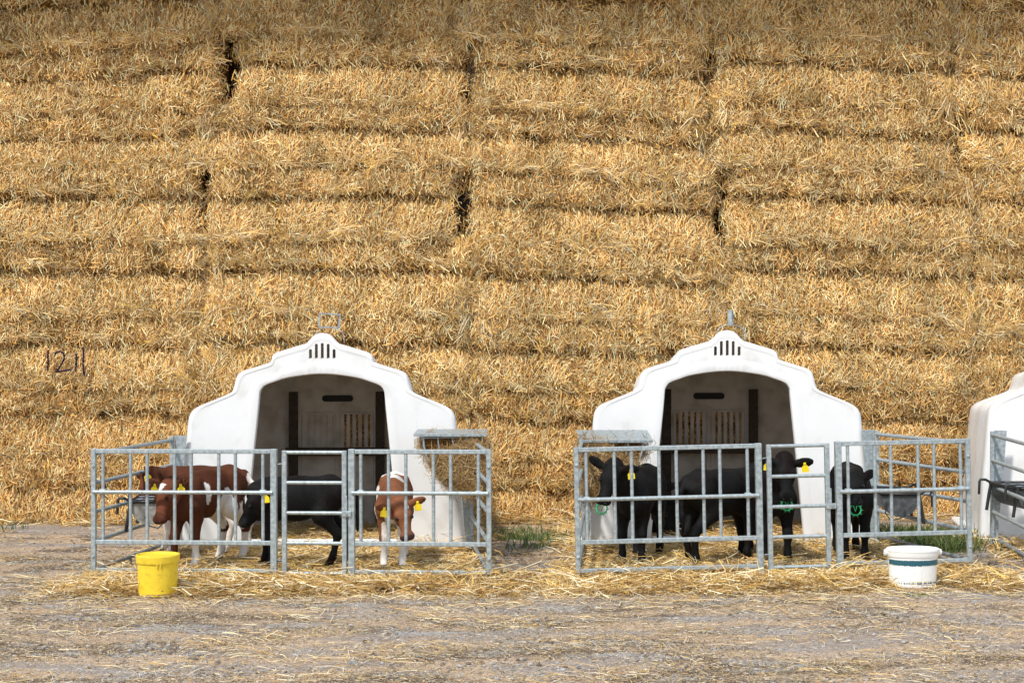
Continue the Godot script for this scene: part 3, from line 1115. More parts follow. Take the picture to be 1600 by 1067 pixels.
# feed trough: half round, hung on a side rail by black arms. Local z along the fence, x away from the fence into the pen
func trough(label: String, xf: Transform3D, dark: bool) -> Node3D:
	var o := thing("feed_trough", label, "feed trough", xf, "feed troughs hung on the pen sides")
	var mb := MB.new()
	var prof := []
	for k in 15:
		var a := PI * k / 14.0
		prof.append(Vector2(0.165 - cos(a) * 0.15, -pow(sin(a), 0.8) * 0.19))
	for sgn in [1.0, -1.0]:
		var off := 0.0 if sgn > 0 else 0.008
		for k in 14:
			var a: Vector2 = prof[k]
			var b: Vector2 = prof[k + 1]
			var m := Vector2(0.165, -0.02)
			a = a.move_toward(m, off)
			b = b.move_toward(m, off)
			mb.poly([Vector3(a.x, a.y, -0.30), Vector3(b.x, b.y, -0.30), Vector3(b.x * 1.0, b.y, 0.30), Vector3(a.x, a.y, 0.30)], Vector3((a + b).x * 0.5 - m.x, (a + b).y * 0.5 - m.y, 0) * sgn)
	for z in [-0.30, 0.30]:
		var p := []
		for k in 15:
			p.append(Vector3(prof[k].x, prof[k].y, z))
		mb.poly(p, Vector3(0, 0, z))
		mb.poly(p.map(func(q): return q - Vector3(0, 0, z * 0.03)), Vector3(0, 0, -z))
	part("tub", mb.mesh(), M.trough_dark if dark else M.trough, o)
	var rim := MB.new()
	rim.add(mb_tube([Vector3(0.01, 0.0, -0.31), Vector3(0.01, 0.0, 0.31), Vector3(0.32, 0.0, 0.31), Vector3(0.32, 0.0, -0.31), Vector3(0.01, 0.0, -0.31)], [0.014], 8), Transform3D())
	part("rim_frame", rim.mesh(), M.black, o)
	for z in [-0.12, 0.12]:
		part("divider", tube(Vector3(0.02, 0.003, z), Vector3(0.31, 0.003, z), 0.006, 6), M.galv_dark, o)
	for z in [-0.31, 0.31]:
		part("strut", mb_tube([Vector3(0.02, 0.0, z), Vector3(0.0, -0.10, z), Vector3(-0.022, -0.24, z)], [0.015], 8).mesh(), M.black, o)
		part("hook", mb_tube([Vector3(0.02, 0.0, z), Vector3(-0.03, 0.028, z), Vector3(-0.075, 0.03, z), Vector3(-0.085, 0.01, z), Vector3(-0.09, -0.10, z)], [0.012], 8).mesh(), M.black, o)
	part("wire_handle", mb_tube([Vector3(0.28, -0.06, 0.315), Vector3(0.29, -0.16, 0.33), Vector3(0.24, -0.215, 0.33), Vector3(0.16, -0.19, 0.33), Vector3(0.13, -0.12, 0.315)], [0.005], 6).mesh(), M.black, o)
	return o


# ---------------------------------------------------------------- calves
var Fo: Vector3
var Fh: float
var Fn: Vector3i
var Ff: PackedFloat32Array


func f_start(lo: Vector3, hi: Vector3, h: float) -> void:
	Fo = lo
	Fh = h
	Fn = Vector3i(((hi - lo) / h).ceil()) + Vector3i.ONE
	Ff = PackedFloat32Array()
	Ff.resize(Fn.x * Fn.y * Fn.z)
	Ff.fill(1.0)


# tapered limb joined to the rest with a soft seam; sx thins it across x
func f_bone(a: Vector3, b: Vector3, ra: float, rb: float, k: float, sx := 1.0) -> void:
	var m := maxf(ra, rb) + k + Fh
	var mx := maxf(ra, rb) / minf(sx, 1.0) + k + Fh if sx < 1.0 else m
	var x0 := maxi(0, int((minf(a.x, b.x) - mx - Fo.x) / Fh))
	var x1 := mini(Fn.x - 1, int((maxf(a.x, b.x) + mx - Fo.x) / Fh) + 1)
	var y0 := maxi(0, int((minf(a.y, b.y) - m - Fo.y) / Fh))
	var y1 := mini(Fn.y - 1, int((maxf(a.y, b.y) + m - Fo.y) / Fh) + 1)
	var z0 := maxi(0, int((minf(a.z, b.z) - m - Fo.z) / Fh))
	var z1 := mini(Fn.z - 1, int((maxf(a.z, b.z) + m - Fo.z) / Fh) + 1)
	var cx := (a.x + b.x) * 0.5
	var ax := cx + (a.x - cx) * sx
	var dx := (b.x - a.x) * sx
	var dy := b.y - a.y
	var dz := b.z - a.z
	var dd := maxf(dx * dx + dy * dy + dz * dz, 1e-9)
	var dr := rb - ra
	for z in range(z0, z1 + 1):
		var qz := Fo.z + z * Fh - a.z
		for y in range(y0, y1 + 1):
			var qy := Fo.y + y * Fh - a.y
			var row := (z * Fn.y + y) * Fn.x
			for x in range(x0, x1 + 1):
				var qx := cx + (Fo.x + x * Fh - cx) * sx - ax
				var t := clampf((qx * dx + qy * dy + qz * dz) / dd, 0.0, 1.0)
				var ex := qx - dx * t
				var ey := qy - dy * t
				var ez := qz - dz * t
				var d := sqrt(ex * ex + ey * ey + ez * ez) - ra - dr * t
				var f := Ff[row + x]
				var g := absf(d - f)
				if g < k:
					var e := k - g
					Ff[row + x] = minf(d, f) - e * e / (4.0 * k)
				elif d < f:
					Ff[row + x] = d


func f_blob(c: Vector3, bs: Basis, r: Vector3, k: float) -> void:
	var m := maxf(r.x, maxf(r.y, r.z)) + k + Fh
	var lo := Vector3i((c - Vector3.ONE * m - Fo) / Fh)
	var hi := Vector3i((c + Vector3.ONE * m - Fo) / Fh) + Vector3i.ONE
	var inv := bs.inverse()
	var s := minf(r.x, minf(r.y, r.z))
	for z in range(maxi(0, lo.z), mini(Fn.z, hi.z + 1)):
		for y in range(maxi(0, lo.y), mini(Fn.y, hi.y + 1)):
			var row := (z * Fn.y + y) * Fn.x
			for x in range(maxi(0, lo.x), mini(Fn.x, hi.x + 1)):
				var q := inv * (Fo + Vector3(x, y, z) * Fh - c)
				var e := Vector3(q.x / r.x, q.y / r.y, q.z / r.z)
				var k0 := e.length()
				var k1 := Vector3(e.x / r.x, e.y / r.y, e.z / r.z).length()
				var d := k0 * (k0 - 1.0) / maxf(k1, 1e-6)
				var f := Ff[row + x]
				var g := absf(d - f)
				if g < k:
					Ff[row + x] = minf(d, f) - (k - g) * (k - g) / (4.0 * k)
				elif d < f:
					Ff[row + x] = d


func f_mesh(mb: MB, paint: Callable) -> void:
	var nx := Fn.x
	var ny := Fn.y
	var nn := Fn.x * Fn.y
	var id := {}
	var first := mb.v.size()
	var off := [0, 1, nx, nx + 1, nn, nn + 1, nn + nx, nn + nx + 1]
	var far := Fh * 2.2
	var made := []
	for z in Fn.z - 1:
		for y in ny - 1:
			var row := (z * ny + y) * nx
			for x in nx - 1:
				var c := row + x
				var f0 := Ff[c]
				if f0 > far or f0 < -far:
					continue
				var neg := 0
				for q in 8:
					if Ff[c + off[q]] < 0.0:
						neg += 1
				if neg == 0 or neg == 8:
					continue
				var sum := Vector3.ZERO
				var cnt := 0
				for e in [[0, 1], [2, 3], [4, 5], [6, 7], [0, 2], [1, 3], [4, 6], [5, 7], [0, 4], [1, 5], [2, 6], [3, 7]]:
					var fa := Ff[c + off[e[0]]]
					var fb := Ff[c + off[e[1]]]
					if (fa < 0.0) != (fb < 0.0):
						var t := fa / (fa - fb)
						var pa := Vector3(e[0] & 1, (e[0] >> 1) & 1, e[0] >> 2)
						var pb := Vector3(e[1] & 1, (e[1] >> 1) & 1, e[1] >> 2)
						sum += pa.lerp(pb, t)
						cnt += 1
				var p := Fo + (Vector3(x, y, z) + sum / cnt) * Fh
				id[c] = mb.vert(p, paint.call(p))
				made.append(Vector3i(x, y, z))
	for m in made:
		var c: int = (m.z * ny + m.y) * nx + m.x
		for ax in 3:
			var st: int = [1, nx, nn][ax]
			var u: int = [nx, nn, 1][ax]
			var w: int = [nn, 1, nx][ax]
			if [m.y, m.z, m.x][ax] == 0 or [m.z, m.x, m.y][ax] == 0:
				continue
			var a := Ff[c] < 0.0
			var b := Ff[c + st] < 0.0
			if a == b or not (id.has(c - u) and id.has(c - w) and id.has(c - u - w)):
				continue
			if a:
				mb.quad(id[c], id[c - w], id[c - u - w], id[c - u])
			else:
				mb.quad(id[c], id[c - u], id[c - u - w], id[c - w])
	# normals
	for k in range(first, mb.v.size()):
		mb.n[k] = Vector3.ZERO


func tag_mesh() -> ArrayMesh:
	var mb := MB.new()
	var f := [Vector3(-0.028, -0.066, 0.002), Vector3(0.028, -0.066, 0.002), Vector3(0.028, -0.026, 0.002), Vector3(0.010, -0.008, 0.002), Vector3(0.009, 0.010, 0.002), Vector3(-0.009, 0.010, 0.002), Vector3(-0.010, -0.008, 0.002), Vector3(-0.028, -0.026, 0.002)]
	mb.poly(f, Vector3(0, 0, 1))
	mb.poly(f.map(func(q): return q - Vector3(0, 0, 0.004)), Vector3(0, 0, -1))
	for k in f.size():
		var a: Vector3 = f[k]
		var b: Vector3 = f[(k + 1) % f.size()]
		mb.poly([a, b, b - Vector3(0, 0, 0.004), a - Vector3(0, 0, 0.004)], (a + b) * 0.5 - Vector3(0, -0.03, 0))
	mb.add(mb_lathe([[0.0, -0.006], [0.008, -0.006], [0.008, 0.007], [0.0, 0.009]], 10), Transform3D(Basis(Vector3.RIGHT, PI / 2), Vector3(0, 0.0, 0)))
	return mb.mesh()


func ring_mesh() -> ArrayMesh:
	var mb := MB.new()
	var p := []
	for k in 19:
		var a := PI * 0.62 + TAU * 0.88 * k / 18.0
		p.append(Vector3(cos(a) * 0.043, sin(a) * 0.043, 0))
	mb.add(mb_tube(p, [0.0065], 8), Transform3D())
	for k in range(2, 17, 2):
		var q: Vector3 = p[k]
		mb.add(mb_tube([q, q * 1.42], [0.0055, 0.002], 6), Transform3D())
	mb.add(mb_tube([p[0], Vector3(0, -0.016, 0.004), p[-1]], [0.0045], 6), Transform3D())
	return mb.mesh()


const LEGS := [[-1.0, 0.0], [1.0, 0.0]]


# o: pos, turn, size, poll (world), nose (world), paint, ears, step = front-left, front-right, hind-left, hind-right offsets, lying
func calf(label: String, o: Dictionary) -> Node3D:
	var sc: float = o.get("size", 1.0)
	var xf := Transform3D(Basis(Vector3.UP, deg_to_rad(o.turn)), o.pos)
	var inv := xf.affine_inverse()
	var poll: Vector3 = (inv * Vector3(o.poll)) / sc
	var nose: Vector3 = (inv * Vector3(o.nose)) / sc
	var d := (nose - poll).normalized()
	var upw: Vector3 = (inv.basis * Vector3(o.face)).normalized()
	var u := (upw - d * upw.dot(d)).normalized()
	var s := u.cross(d).normalized()
	var step: Array = o.get("step", [0.03, -0.04, -0.05, 0.05])
	var lying: bool = o.get("lying", false)
	var paint: Callable = o.paint
	var head := func(p: Vector3) -> Vector3: return Vector3((p - poll).dot(s), (p - poll).dot(u), (p - poll).dot(d)) / 1.10
	var coat := func(p: Vector3) -> Color: return paint.call(p, head.call(p))
	var mb := MB.new()
	# ---- body
	var dy := -0.40 if lying else 0.0
	var D := Vector3(0, dy, 0)
	var lo := Vector3(-0.30, minf(-0.01, dy + 0.3), -0.66)
	var hi := Vector3(0.30, 0.92 + dy, 0.50)
	lo = lo.min(poll - Vector3.ONE * 0.14)
	hi = hi.max(poll + Vector3.ONE * 0.14)
	f_start(lo, hi, o.get("cell", 0.0165))
	f_bone(D + Vector3(0, 0.565, 0.20), D + Vector3(0, 0.575, -0.02), 0.165, 0.180, 0.05, 1.38)
	f_bone(D + Vector3(0, 0.575, -0.02), D + Vector3(0, 0.60, -0.28), 0.180, 0.145, 0.05, 1.32)
	f_bone(D + Vector3(0, 0.705, 0.20), D + Vector3(0, 0.690, -0.05), 0.065, 0.060, 0.07, 1.3)
	f_bone(D + Vector3(0, 0.690, -0.05), D + Vector3(0, 0.722, -0.30), 0.060, 0.058, 0.06, 1.0)
	f_bone(D + Vector3(0, 0.722, -0.30), D + Vector3(0, 0.690, -0.43), 0.058, 0.045, 0.05, 1.0)
	for e in [-1.0, 1.0]:
		f_bone(D + Vector3(e * 0.085, 0.715, -0.27), D + Vector3(e * 0.062, 0.635, -0.43), 0.048, 0.050, 0.05)
		f_bone(D + Vector3(e * 0.072, 0.68, 0.20), D + Vector3(e * 0.085, 0.50, 0.26), 0.048, 0.066, 0.05)
	f_bone(D + Vector3(0, 0.50, 0.30), D + Vector3(0, 0.55, 0.16), 0.105, 0.13, 0.06, 1.3)
	# neck
	var nb := D + Vector3(0, 0.635, 0.27)
	var nm := (nb + poll) * 0.5 + Vector3(0, 0.02, 0.03)
	f_bone(nb, nm, 0.120, 0.092, 0.06, 1.3)
	f_bone(nm, poll - d * 0.01 - u * 0.01, 0.095, 0.070, 0.05, 1.0)
	f_bone(D + Vector3(0, 0.51, 0.31), poll + d * 0.03 - u * 0.045, 0.085, 0.045, 0.06, 1.2)
	if lying:
		for e in [-1.0, 1.0]:
			f_bone(D + Vector3(e * 0.11, 0.50, 0.24), D + Vector3(e * 0.16, 0.44, 0.40), 0.07, 0.045, 0.04)
			f_bone(D + Vector3(e * 0.16, 0.44, 0.40), D + Vector3(e * 0.12, 0.435, 0.18), 0.042, 0.03, 0.02)
			f_bone(D + Vector3(e * 0.12, 0.58, -0.28), D + Vector3(e * 0.20, 0.50, -0.10), 0.12, 0.075, 0.05)
			f_bone(D + Vector3(e * 0.20, 0.50, -0.10), D + Vector3(e * 0.17, 0.435, -0.36), 0.06, 0.032, 0.03)
	else:
		for q in 2:
			var e: float = [-1.0, 1.0][q]
			var z: float = step[q]
			var x := e * 0.080
			f_bone(Vector3(e * 0.085, 0.52, 0.24), Vector3(x, 0.41, 0.215 + z * 0.3), 0.070, 0.056, 0.05)
			f_bone(Vector3(x, 0.41, 0.215 + z * 0.3), Vector3(x, 0.245, 0.24 + z * 0.7), 0.056, 0.037, 0.03)
			f_bone(Vector3(x, 0.255, 0.243 + z * 0.7), Vector3(x, 0.225, 0.243 + z * 0.75), 0.040, 0.037, 0.02)
			f_bone(Vector3(x, 0.225, 0.238 + z * 0.75), Vector3(x, 0.095, 0.228 + z), 0.031, 0.026, 0.02)
			f_bone(Vector3(x, 0.095, 0.228 + z), Vector3(x, 0.082, 0.23 + z), 0.033, 0.032, 0.02)
			f_bone(Vector3(x, 0.075, 0.235 + z), Vector3(x, 0.018, 0.265 + z), 0.028, 0.036, 0.015)
			z = step[q + 2]
			x = e * 0.088
			f_bone(Vector3(e * 0.070, 0.60, -0.32), Vector3(e * 0.096, 0.445, -0.235 + z * 0.2), 0.118, 0.080, 0.05, 1.2)
			f_bone(Vector3(e * 0.096, 0.445, -0.235 + z * 0.2), Vector3(x, 0.30, -0.385 + z * 0.7), 0.072, 0.040, 0.04)
			f_bone(Vector3(x, 0.30, -0.385 + z * 0.7), Vector3(x, 0.272, -0.415 + z * 0.75), 0.040, 0.037, 0.02)
			f_bone(Vector3(x, 0.27, -0.40 + z * 0.75), Vector3(x, 0.098, -0.375 + z), 0.033, 0.027, 0.02)
			f_bone(Vector3(x, 0.098, -0.375 + z), Vector3(x, 0.082, -0.372 + z), 0.034, 0.033, 0.02)
			f_bone(Vector3(x, 0.075, -0.365 + z), Vector3(x, 0.018, -0.335 + z), 0.029, 0.036, 0.015)
	# tail
	var tw: float = o.get("tail", 0.0)
	f_bone(D + Vector3(0, 0.715, -0.44), D + Vector3(tw * 0.4, 0.62, -0.52), 0.028, 0.020, 0.03)
	f_bone(D + Vector3(tw * 0.4, 0.62, -0.52), D + Vector3(tw, 0.43, -0.535), 0.021, 0.018, 0.02)
	if not lying:
		f_bone(Vector3(tw, 0.43, -0.535), Vector3(tw * 1.05, 0.30, -0.53), 0.024, 0.014, 0.02)
	f_mesh(mb, coat)
	# ---- head, on a finer grid
	var mid := poll + d * 0.12
	f_start(mid - Vector3.ONE * 0.24, mid + Vector3.ONE * 0.24, 0.0092)
	var hs := 1.10
	var H := func(a: float, b: float, c: float) -> Vector3: return poll + (s * a + u * b + d * c) * hs
	f_bone(H.call(0, -0.005, -0.05), H.call(0, 0.0, 0.07), 0.074, 0.074, 0.03)
	f_bone(H.call(0, 0.0, 0.06), H.call(0, -0.012, 0.205), 0.066, 0.042, 0.03)
	f_bone(H.call(-0.024, -0.020, 0.230), H.call(0.024, -0.020, 0.230), 0.039, 0.039, 0.02)
	f_bone(H.call(0, -0.052, 0.03), H.call(0, -0.052, 0.215), 0.050, 0.028, 0.025)
	f_bone(H.call(0, 0.045, -0.01), H.call(0, 0.030, 0.06), 0.040, 0.032, 0.03)
	for e in [-1.0, 1.0]:
		f_bone(H.call(e * 0.046, 0.042, 0.066), H.call(e * 0.044, 0.040, 0.085), 0.019, 0.015, 0.02)
		f_bone(H.call(e * 0.05, -0.045, 0.02), H.call(e * 0.035, -0.05, 0.10), 0.036, 0.028, 0.02)
		var er: Vector3 = o.ears[0] if e < 0 else o.ears[1]
		var ed: Vector3 = (s * e * er.x + u * er.y + d * er.z).normalized()
		var ec: Vector3 = H.call(e * 0.062, 0.018, -0.012)
		var ew := d.cross(ed)
		ew = ((u * 0.6 - d * 0.5) - ed * (u * 0.6 - d * 0.5).dot(ed)).normalized()
		var et: Vector3 = ed.cross(ew).normalized()
		f_blob(ec + ed * 0.072, Basis(ed, ew, et), Vector3(0.082, 0.042, 0.014), 0.012)
		f_bone(ec - ed * 0.02, ec + ed * 0.03, 0.022, 0.018, 0.02)
	f_bone(poll - d * 0.02 - u * 0.01, poll.lerp(nm, 0.55), 0.070, 0.080, 0.03)
	f_mesh(mb, coat)
	mb.smooth()
	for k in mb.v.size():
		mb.v[k] *= sc
	var t := thing("calf", label, "calf", xf, o.group)
	part("body", mb.mesh(), M.coat, t)
	for e in [-1.0, 1.0]:
		part("eye", mb_lathe([[0.0, -0.017], [0.012, -0.012], [0.017, 0.0], [0.012, 0.012], [0.0, 0.017]], 12).mesh(), M.eye, t, move(H.call(e * 0.0575, 0.036, 0.100) * sc))
	for e in [-1.0, 1.0]:
		part("nostril", mb_lathe([[0.0, -0.008], [0.006, -0.006], [0.009, 0.0], [0.006, 0.006], [0.0, 0.008]], 8).mesh(), M.rubber, t, move(H.call(e * 0.026, -0.004, 0.258) * sc))
	for q in o.tags:
		var e: float = q
		var er: Vector3 = o.ears[0] if e < 0 else o.ears[1]
		var ed: Vector3 = (s * e * er.x + u * er.y + d * er.z).normalized()
		var c: Vector3 = H.call(e * 0.062, 0.018, -0.012) + ed * 0.075
		# the tag hangs straight down and faces outwards
		var out := (inv.basis * Vector3(o.get("tag_face", Vector3(0.1, 0.0, 1.0)))).normalized()
		var yv := Vector3.UP
		var zv := (out - yv * out.dot(yv)).normalized()
		part("ear_tag", T.tag, M.tag, t, Transform3D(Basis(yv.cross(zv), yv, zv) * Basis(Vector3(0, 0, 1), 0.12 * e), (c + zv * 0.022 - Vector3(0, 0.008, 0)) * sc))
	if o.get("ring", false):
		part("nose_ring", T.ring, M.ring, t, ring_place(u + d * 0.5, H.call(0, -0.035, 0.268) * sc))
	return t


# the ring hangs from the nostrils and faces the way the face does
func ring_place(face: Vector3, where: Vector3) -> Transform3D:
	var z := (face * Vector3(1, 0, 1)).normalized()
	z = (z + Vector3(0, 0.35, 0)).normalized()
	var x := Vector3.UP.cross(z).normalized()
	return Transform3D(Basis(x, z.cross(x), z), where + z * 0.012 - Vector3(0, 0.022, 0))


func blotch(p: Vector3, c: Vector3, r: Vector3, wob := 0.25) -> bool:
	var q := (p - c) / r
	return q.length() + wob * nz.get_noise_3d(p.x * 900.0, p.y * 900.0, p.z * 900.0) + wob * nz2.get_noise_3d(p.x * 260.0, p.y * 260.0, p.z * 260.0) < 1.0


const BROWN := Color(0.080, 0.0265, 0.0135)
const TAN := Color(0.195, 0.076, 0.038)
const CREAM := Color(0.74, 0.69, 0.64)


func hair(base: Color, p: Vector3) -> Color:
	var f := 1.0 + 0.22 * nz.get_noise_3d(p.x * 700.0, p.y * 300.0, p.z * 700.0) + 0.15 * nz2.get_noise_3d(p.x * 300.0, p.y * 300.0, p.z * 300.0)
	return Color(base.r * f, base.g * f, base.b * f)


func hoof_or(c: Color, p: Vector3) -> Color:
	return Color(0.05, 0.042, 0.035) if p.y < 0.035 else c


func paint_black(p: Vector3, h: Vector3) -> Color:
	if h.z > 0.235 and absf(h.x) < 0.08 and absf(h.y) < 0.1:
		return Color(0.014, 0.013, 0.014)
	return hair(Color(0.0095, 0.0085, 0.0085), p)


func muzzle(c: Color, h: Vector3, p: Vector3) -> Color:
	if absf(h.x) < 0.1 and absf(h.y) < 0.12:
		if h.z > 0.232 and h.y > -0.045:
			return Color(0.085, 0.046, 0.042)
		if h.z > 0.205 and h.y < 0.03:
			return hair(Color(0.20, 0.085, 0.05), p)
	return c


func paint_front(p: Vector3, h: Vector3) -> Color:
	# star on the forehead
	if absf(h.x) < 0.10 and h.z > -0.06 and h.z < 0.20 and h.y > -0.08:
		if h.y > 0.0 and h.z > -0.005 and h.z < 0.075 and absf(h.x + 0.004) < 0.042 - (h.z + 0.005) * 0.5:
			return CREAM
		return muzzle(hair(BROWN * 1.7, p), h, p)
	var white := false
	if p.y < 0.235 and p.y > 0.0:
		white = p.z < 0.0 or p.x > 0.0
	if blotch(p, Vector3(0.13, 0.45, -0.12), Vector3(0.14, 0.17, 0.12)) or blotch(p, Vector3(0.0, 0.38, -0.25), Vector3(0.2, 0.17, 0.13)) or blotch(p, Vector3(0.1, 0.35, -0.3), Vector3(0.13, 0.2, 0.10)):
		white = true
	if blotch(p, Vector3(0.16, 0.62, 0.10), Vector3(0.10, 0.17, 0.035), 0.4) or blotch(p, Vector3(-0.16, 0.62, 0.10), Vector3(0.10, 0.17, 0.035), 0.4):
		white = true
	return hoof_or(hair(CREAM, p) if white else hair(BROWN, p), p)


func paint_back(p: Vector3, h: Vector3) -> Color:
	if absf(h.x) < 0.10 and h.z > 0.0 and h.z < 0.28 and h.y > -0.1 and h.y < 0.10:
		return muzzle(hair(BROWN * 1.5, p), h, p)
	var white := p.y < 0.30 and p.y > 0.0
	if blotch(p, Vector3(0, 0.70, 0.36), Vector3(0.14, 0.10, 0.11), 0.3) or blotch(p, Vector3(0, 0.62, -0.52), Vector3(0.10, 0.14, 0.06), 0.1) or blotch(p, Vector3(0, 0.40, -0.1), Vector3(0.15, 0.10, 0.3)) or blotch(p, Vector3(0.12, 0.40, -0.34), Vector3(0.10, 0.14, 0.12)):
		white = true
	return hoof_or(hair(CREAM, p) if white else hair(BROWN, p), p)


func paint_small(p: Vector3, h: Vector3) -> Color:
	if absf(h.x) < 0.16 and h.z > -0.07 and h.z < 0.28 and h.y > -0.12 and h.y < 0.12:
		if blotch(h, Vector3(0.035, 0.05, 0.02), Vector3(0.018, 0.05, 0.02)):
			return CREAM
		return muzzle(hair(TAN * 1.15, p), h, p)
	var white := p.y < 0.20 and p.y > 0.0 and absf(p.x) < 0.125
	if p.y < 0.40 and p.y > 0.0 and absf(p.x) < 0.10:
		white = true
	if p.y < 0.09 and p.y > 0.0:
		white = true
	if blotch(p, Vector3(0.03, 0.76, 0.06), Vector3(0.085, 0.10, 0.12)) or blotch(p, Vector3(0, 0.78, -0.28), Vector3(0.14, 0.05, 0.05), 0.5) or blotch(p, Vector3(-0.17, 0.50, -0.1), Vector3(0.08, 0.2, 0.35), 0.3) or blotch(p, Vector3(0, 0.45, 0.33), Vector3(0.08, 0.12, 0.1)) or blotch(p, Vector3(-0.02, 0.79, -0.12), Vector3(0.02, 0.06, 0.09), 0.4):
		white = true
	return hoof_or(hair(CREAM, p) if white else hair(TAN, p), p)


# ---------------------------------------------------------------- bedding and loose straw
func bed(x: float, z: float, b: Dictionary) -> float:
	var q := Vector2(absf(x - b.cx) - b.hx, absf(z - b.cz) - b.hz)
	var d := Vector2(maxf(q.x, 0), maxf(q.y, 0)).length() + minf(maxf(q.x, q.y), 0.0)
	d += 0.16 * nz2.get_noise_2d(x * 130.0 + 50.0, z * 130.0)
	var k := 1.0 - smoothstep(-0.20, 0.28, d)
	for c in [Vector2(-2.588, -11.42), Vector2(2.958, -11.52)]:
		k *= smoothstep(0.13, 0.30, c.distance_to(Vector2(x, minf(z, c.y + (z - c.y) * 0.5))))
	return k


func bed_y(x: float, z: float, b: Dictionary) -> float:
	var k := bed(x, z, b)
	var hump := 0.012 + 0.024 * nz2.get_noise_2d(x * 190.0, z * 190.0 + 30.0) + 0.015 * nz.get_noise_2d(x * 420.0, z * 420.0)
	return ground_y(x, z) - 0.03 + k * (0.036 + hump)


func bedding(called_label: String, b: Dictionary, count: int) -> void:
	var mb := MB.new()
	var nx := int((b.hx + 0.5) * 2.0 / 0.05)
	var nzn := int((b.hz + 0.5) * 2.0 / 0.05)
	for j in nzn + 1:
		for i in nx + 1:
			var x: float = b.cx - b.hx - 0.5 + i * 0.05
			var z: float = b.cz - b.hz - 0.5 + j * 0.05
			var q := 0.78 + 0.2 * nz.get_noise_2d(x * 300.0, z * 300.0)
			mb.vert(Vector3(x, bed_y(x, z, b), z), Color(q, q, q))
	for j in nzn:
		for i in nx:
			var a := j * (nx + 1) + i
			mb.quad(a, a + 1, a + nx + 2, a + nx + 1)
	mb.smooth()
	var o := part("straw_bedding", mb.mesh(), M.bale, self)
	tag(o, called_label, "straw", "straw bedding of the pens", "stuff")
	var ss := []
	var tries := 0
	while ss.size() < count and tries < count * 4:
		tries += 1
		var x: float = b.cx + rng.randf_range(-1, 1) * (b.hx + 0.4)
		var z: float = b.cz + rng.randf_range(-1, 1) * (b.hz + 0.4)
		var k := bed(x, z, b)
		if rng.randf() > k * 1.1:
			continue
		var n := Vector3(rng.randfn(0, 0.16), 1, rng.randfn(0, 0.16)).normalized()
		var t := rng.randf_range(0.8, 1.12)
		ss.append([Vector3(x, bed_y(x, z, b) + rng.randf_range(0.0, 0.014), z), n, rng.randf() * TAU, rng.randf_range(0.55, 1.0), Color(t, t, t)])
	lay("loose_straw", "bed", o, ss, M.straw)


func pebbles(sd: int, n: int) -> ArrayMesh:
	var r := RandomNumberGenerator.new()
	r.seed = sd
	var mb := MB.new()
	for k in n:
		var c := Vector3(r.randfn(0, 0.14), 0, r.randfn(0, 0.14))
		var s := 0.003 + 0.013 * pow(r.randf(), 4.0)
		var g := r.randf_range(0.05, 0.40)
		var w := r.randf_range(0.0, 0.05)
		var col := Color(g + w, g + w * 0.3, g - w * 0.4)
		var top := c + Vector3(r.randfn(0, 0.2) * s, s * r.randf_range(0.5, 0.9), r.randfn(0, 0.2) * s)
		var p := []
		for q in 5:
			var a := TAU * q / 5.0 + r.randf() * 0.5
			p.append(c + Vector3(cos(a) * s * r.randf_range(0.8, 1.3), s * 0.15, sin(a) * s * r.randf_range(0.8, 1.3)))
		for q in 5:
			var a: Vector3 = p[q]
			var b: Vector3 = p[(q + 1) % 5]
			var m := (a + b) * 0.5
			mb.poly([a, b, top], (m - c) + Vector3.UP * s, col)
			mb.poly([a, b, b - Vector3(0, s * 0.5, 0), a - Vector3(0, s * 0.5, 0)], m - c, col)
	return mb.mesh()


func yard() -> void:
	# one sheet, fine where it is seen, running out to the horizon
	var xs := [-400.0, -120.0, -50.0, -25.0, -14.0, -9.0]
	var x := -7.0
	while x < 7.05:
		xs.append(x)
		x += 0.06
	xs.append_array([9.0, 14.0, 25.0, 50.0, 120.0, 400.0])
	var zs := [-400.0, -120.0, -50.0, -28.0, -21.0]
	var z := -18.0
	while z < -6.4:
		zs.append(z)
		z += 0.05
	zs.append_array([-5.0, -2.0, 3.0, 10.0, 30.0, 120.0, 400.0])
	var mb := MB.new()
	for zz in zs:
		for xx in xs:
			var a := nz2.get_noise_2d(xx * 42.0 + 300.0, zz * 110.0)
			var b := nz.get_noise_2d(xx * 95.0, zz * 260.0 + 80.0)
			var c := Color(0.83, 0.69, 0.55)
			c = c.lerp(Color(0.60, 0.56, 0.54), smoothstep(0.0, 0.30, a + 0.5 * b))       # grey hard ground
			c = c.lerp(Color(0.22, 0.18, 0.165), 0.85 * smoothstep(0.08, 0.34, -a + 0.75 * b))   # damp dark dirt
			c = c.lerp(Color(0.66, 0.68, 0.72), smoothstep(0.34, 0.44, b - 0.3 * a))            # bare worn patches
			mb.vert(Vector3(xx, ground_y(xx, zz), zz), c)
	for j in zs.size() - 1:
		for i in xs.size() - 1:
			var a := j * xs.size() + i
			mb.quad(a, a + 1, a + xs.size() + 1, a + xs.size())
	mb.smooth()
	var o := part("ground", mb.mesh(), M.dirt, self)
	tag(o, "trodden grey-brown farmyard ground", "ground", "", "structure")


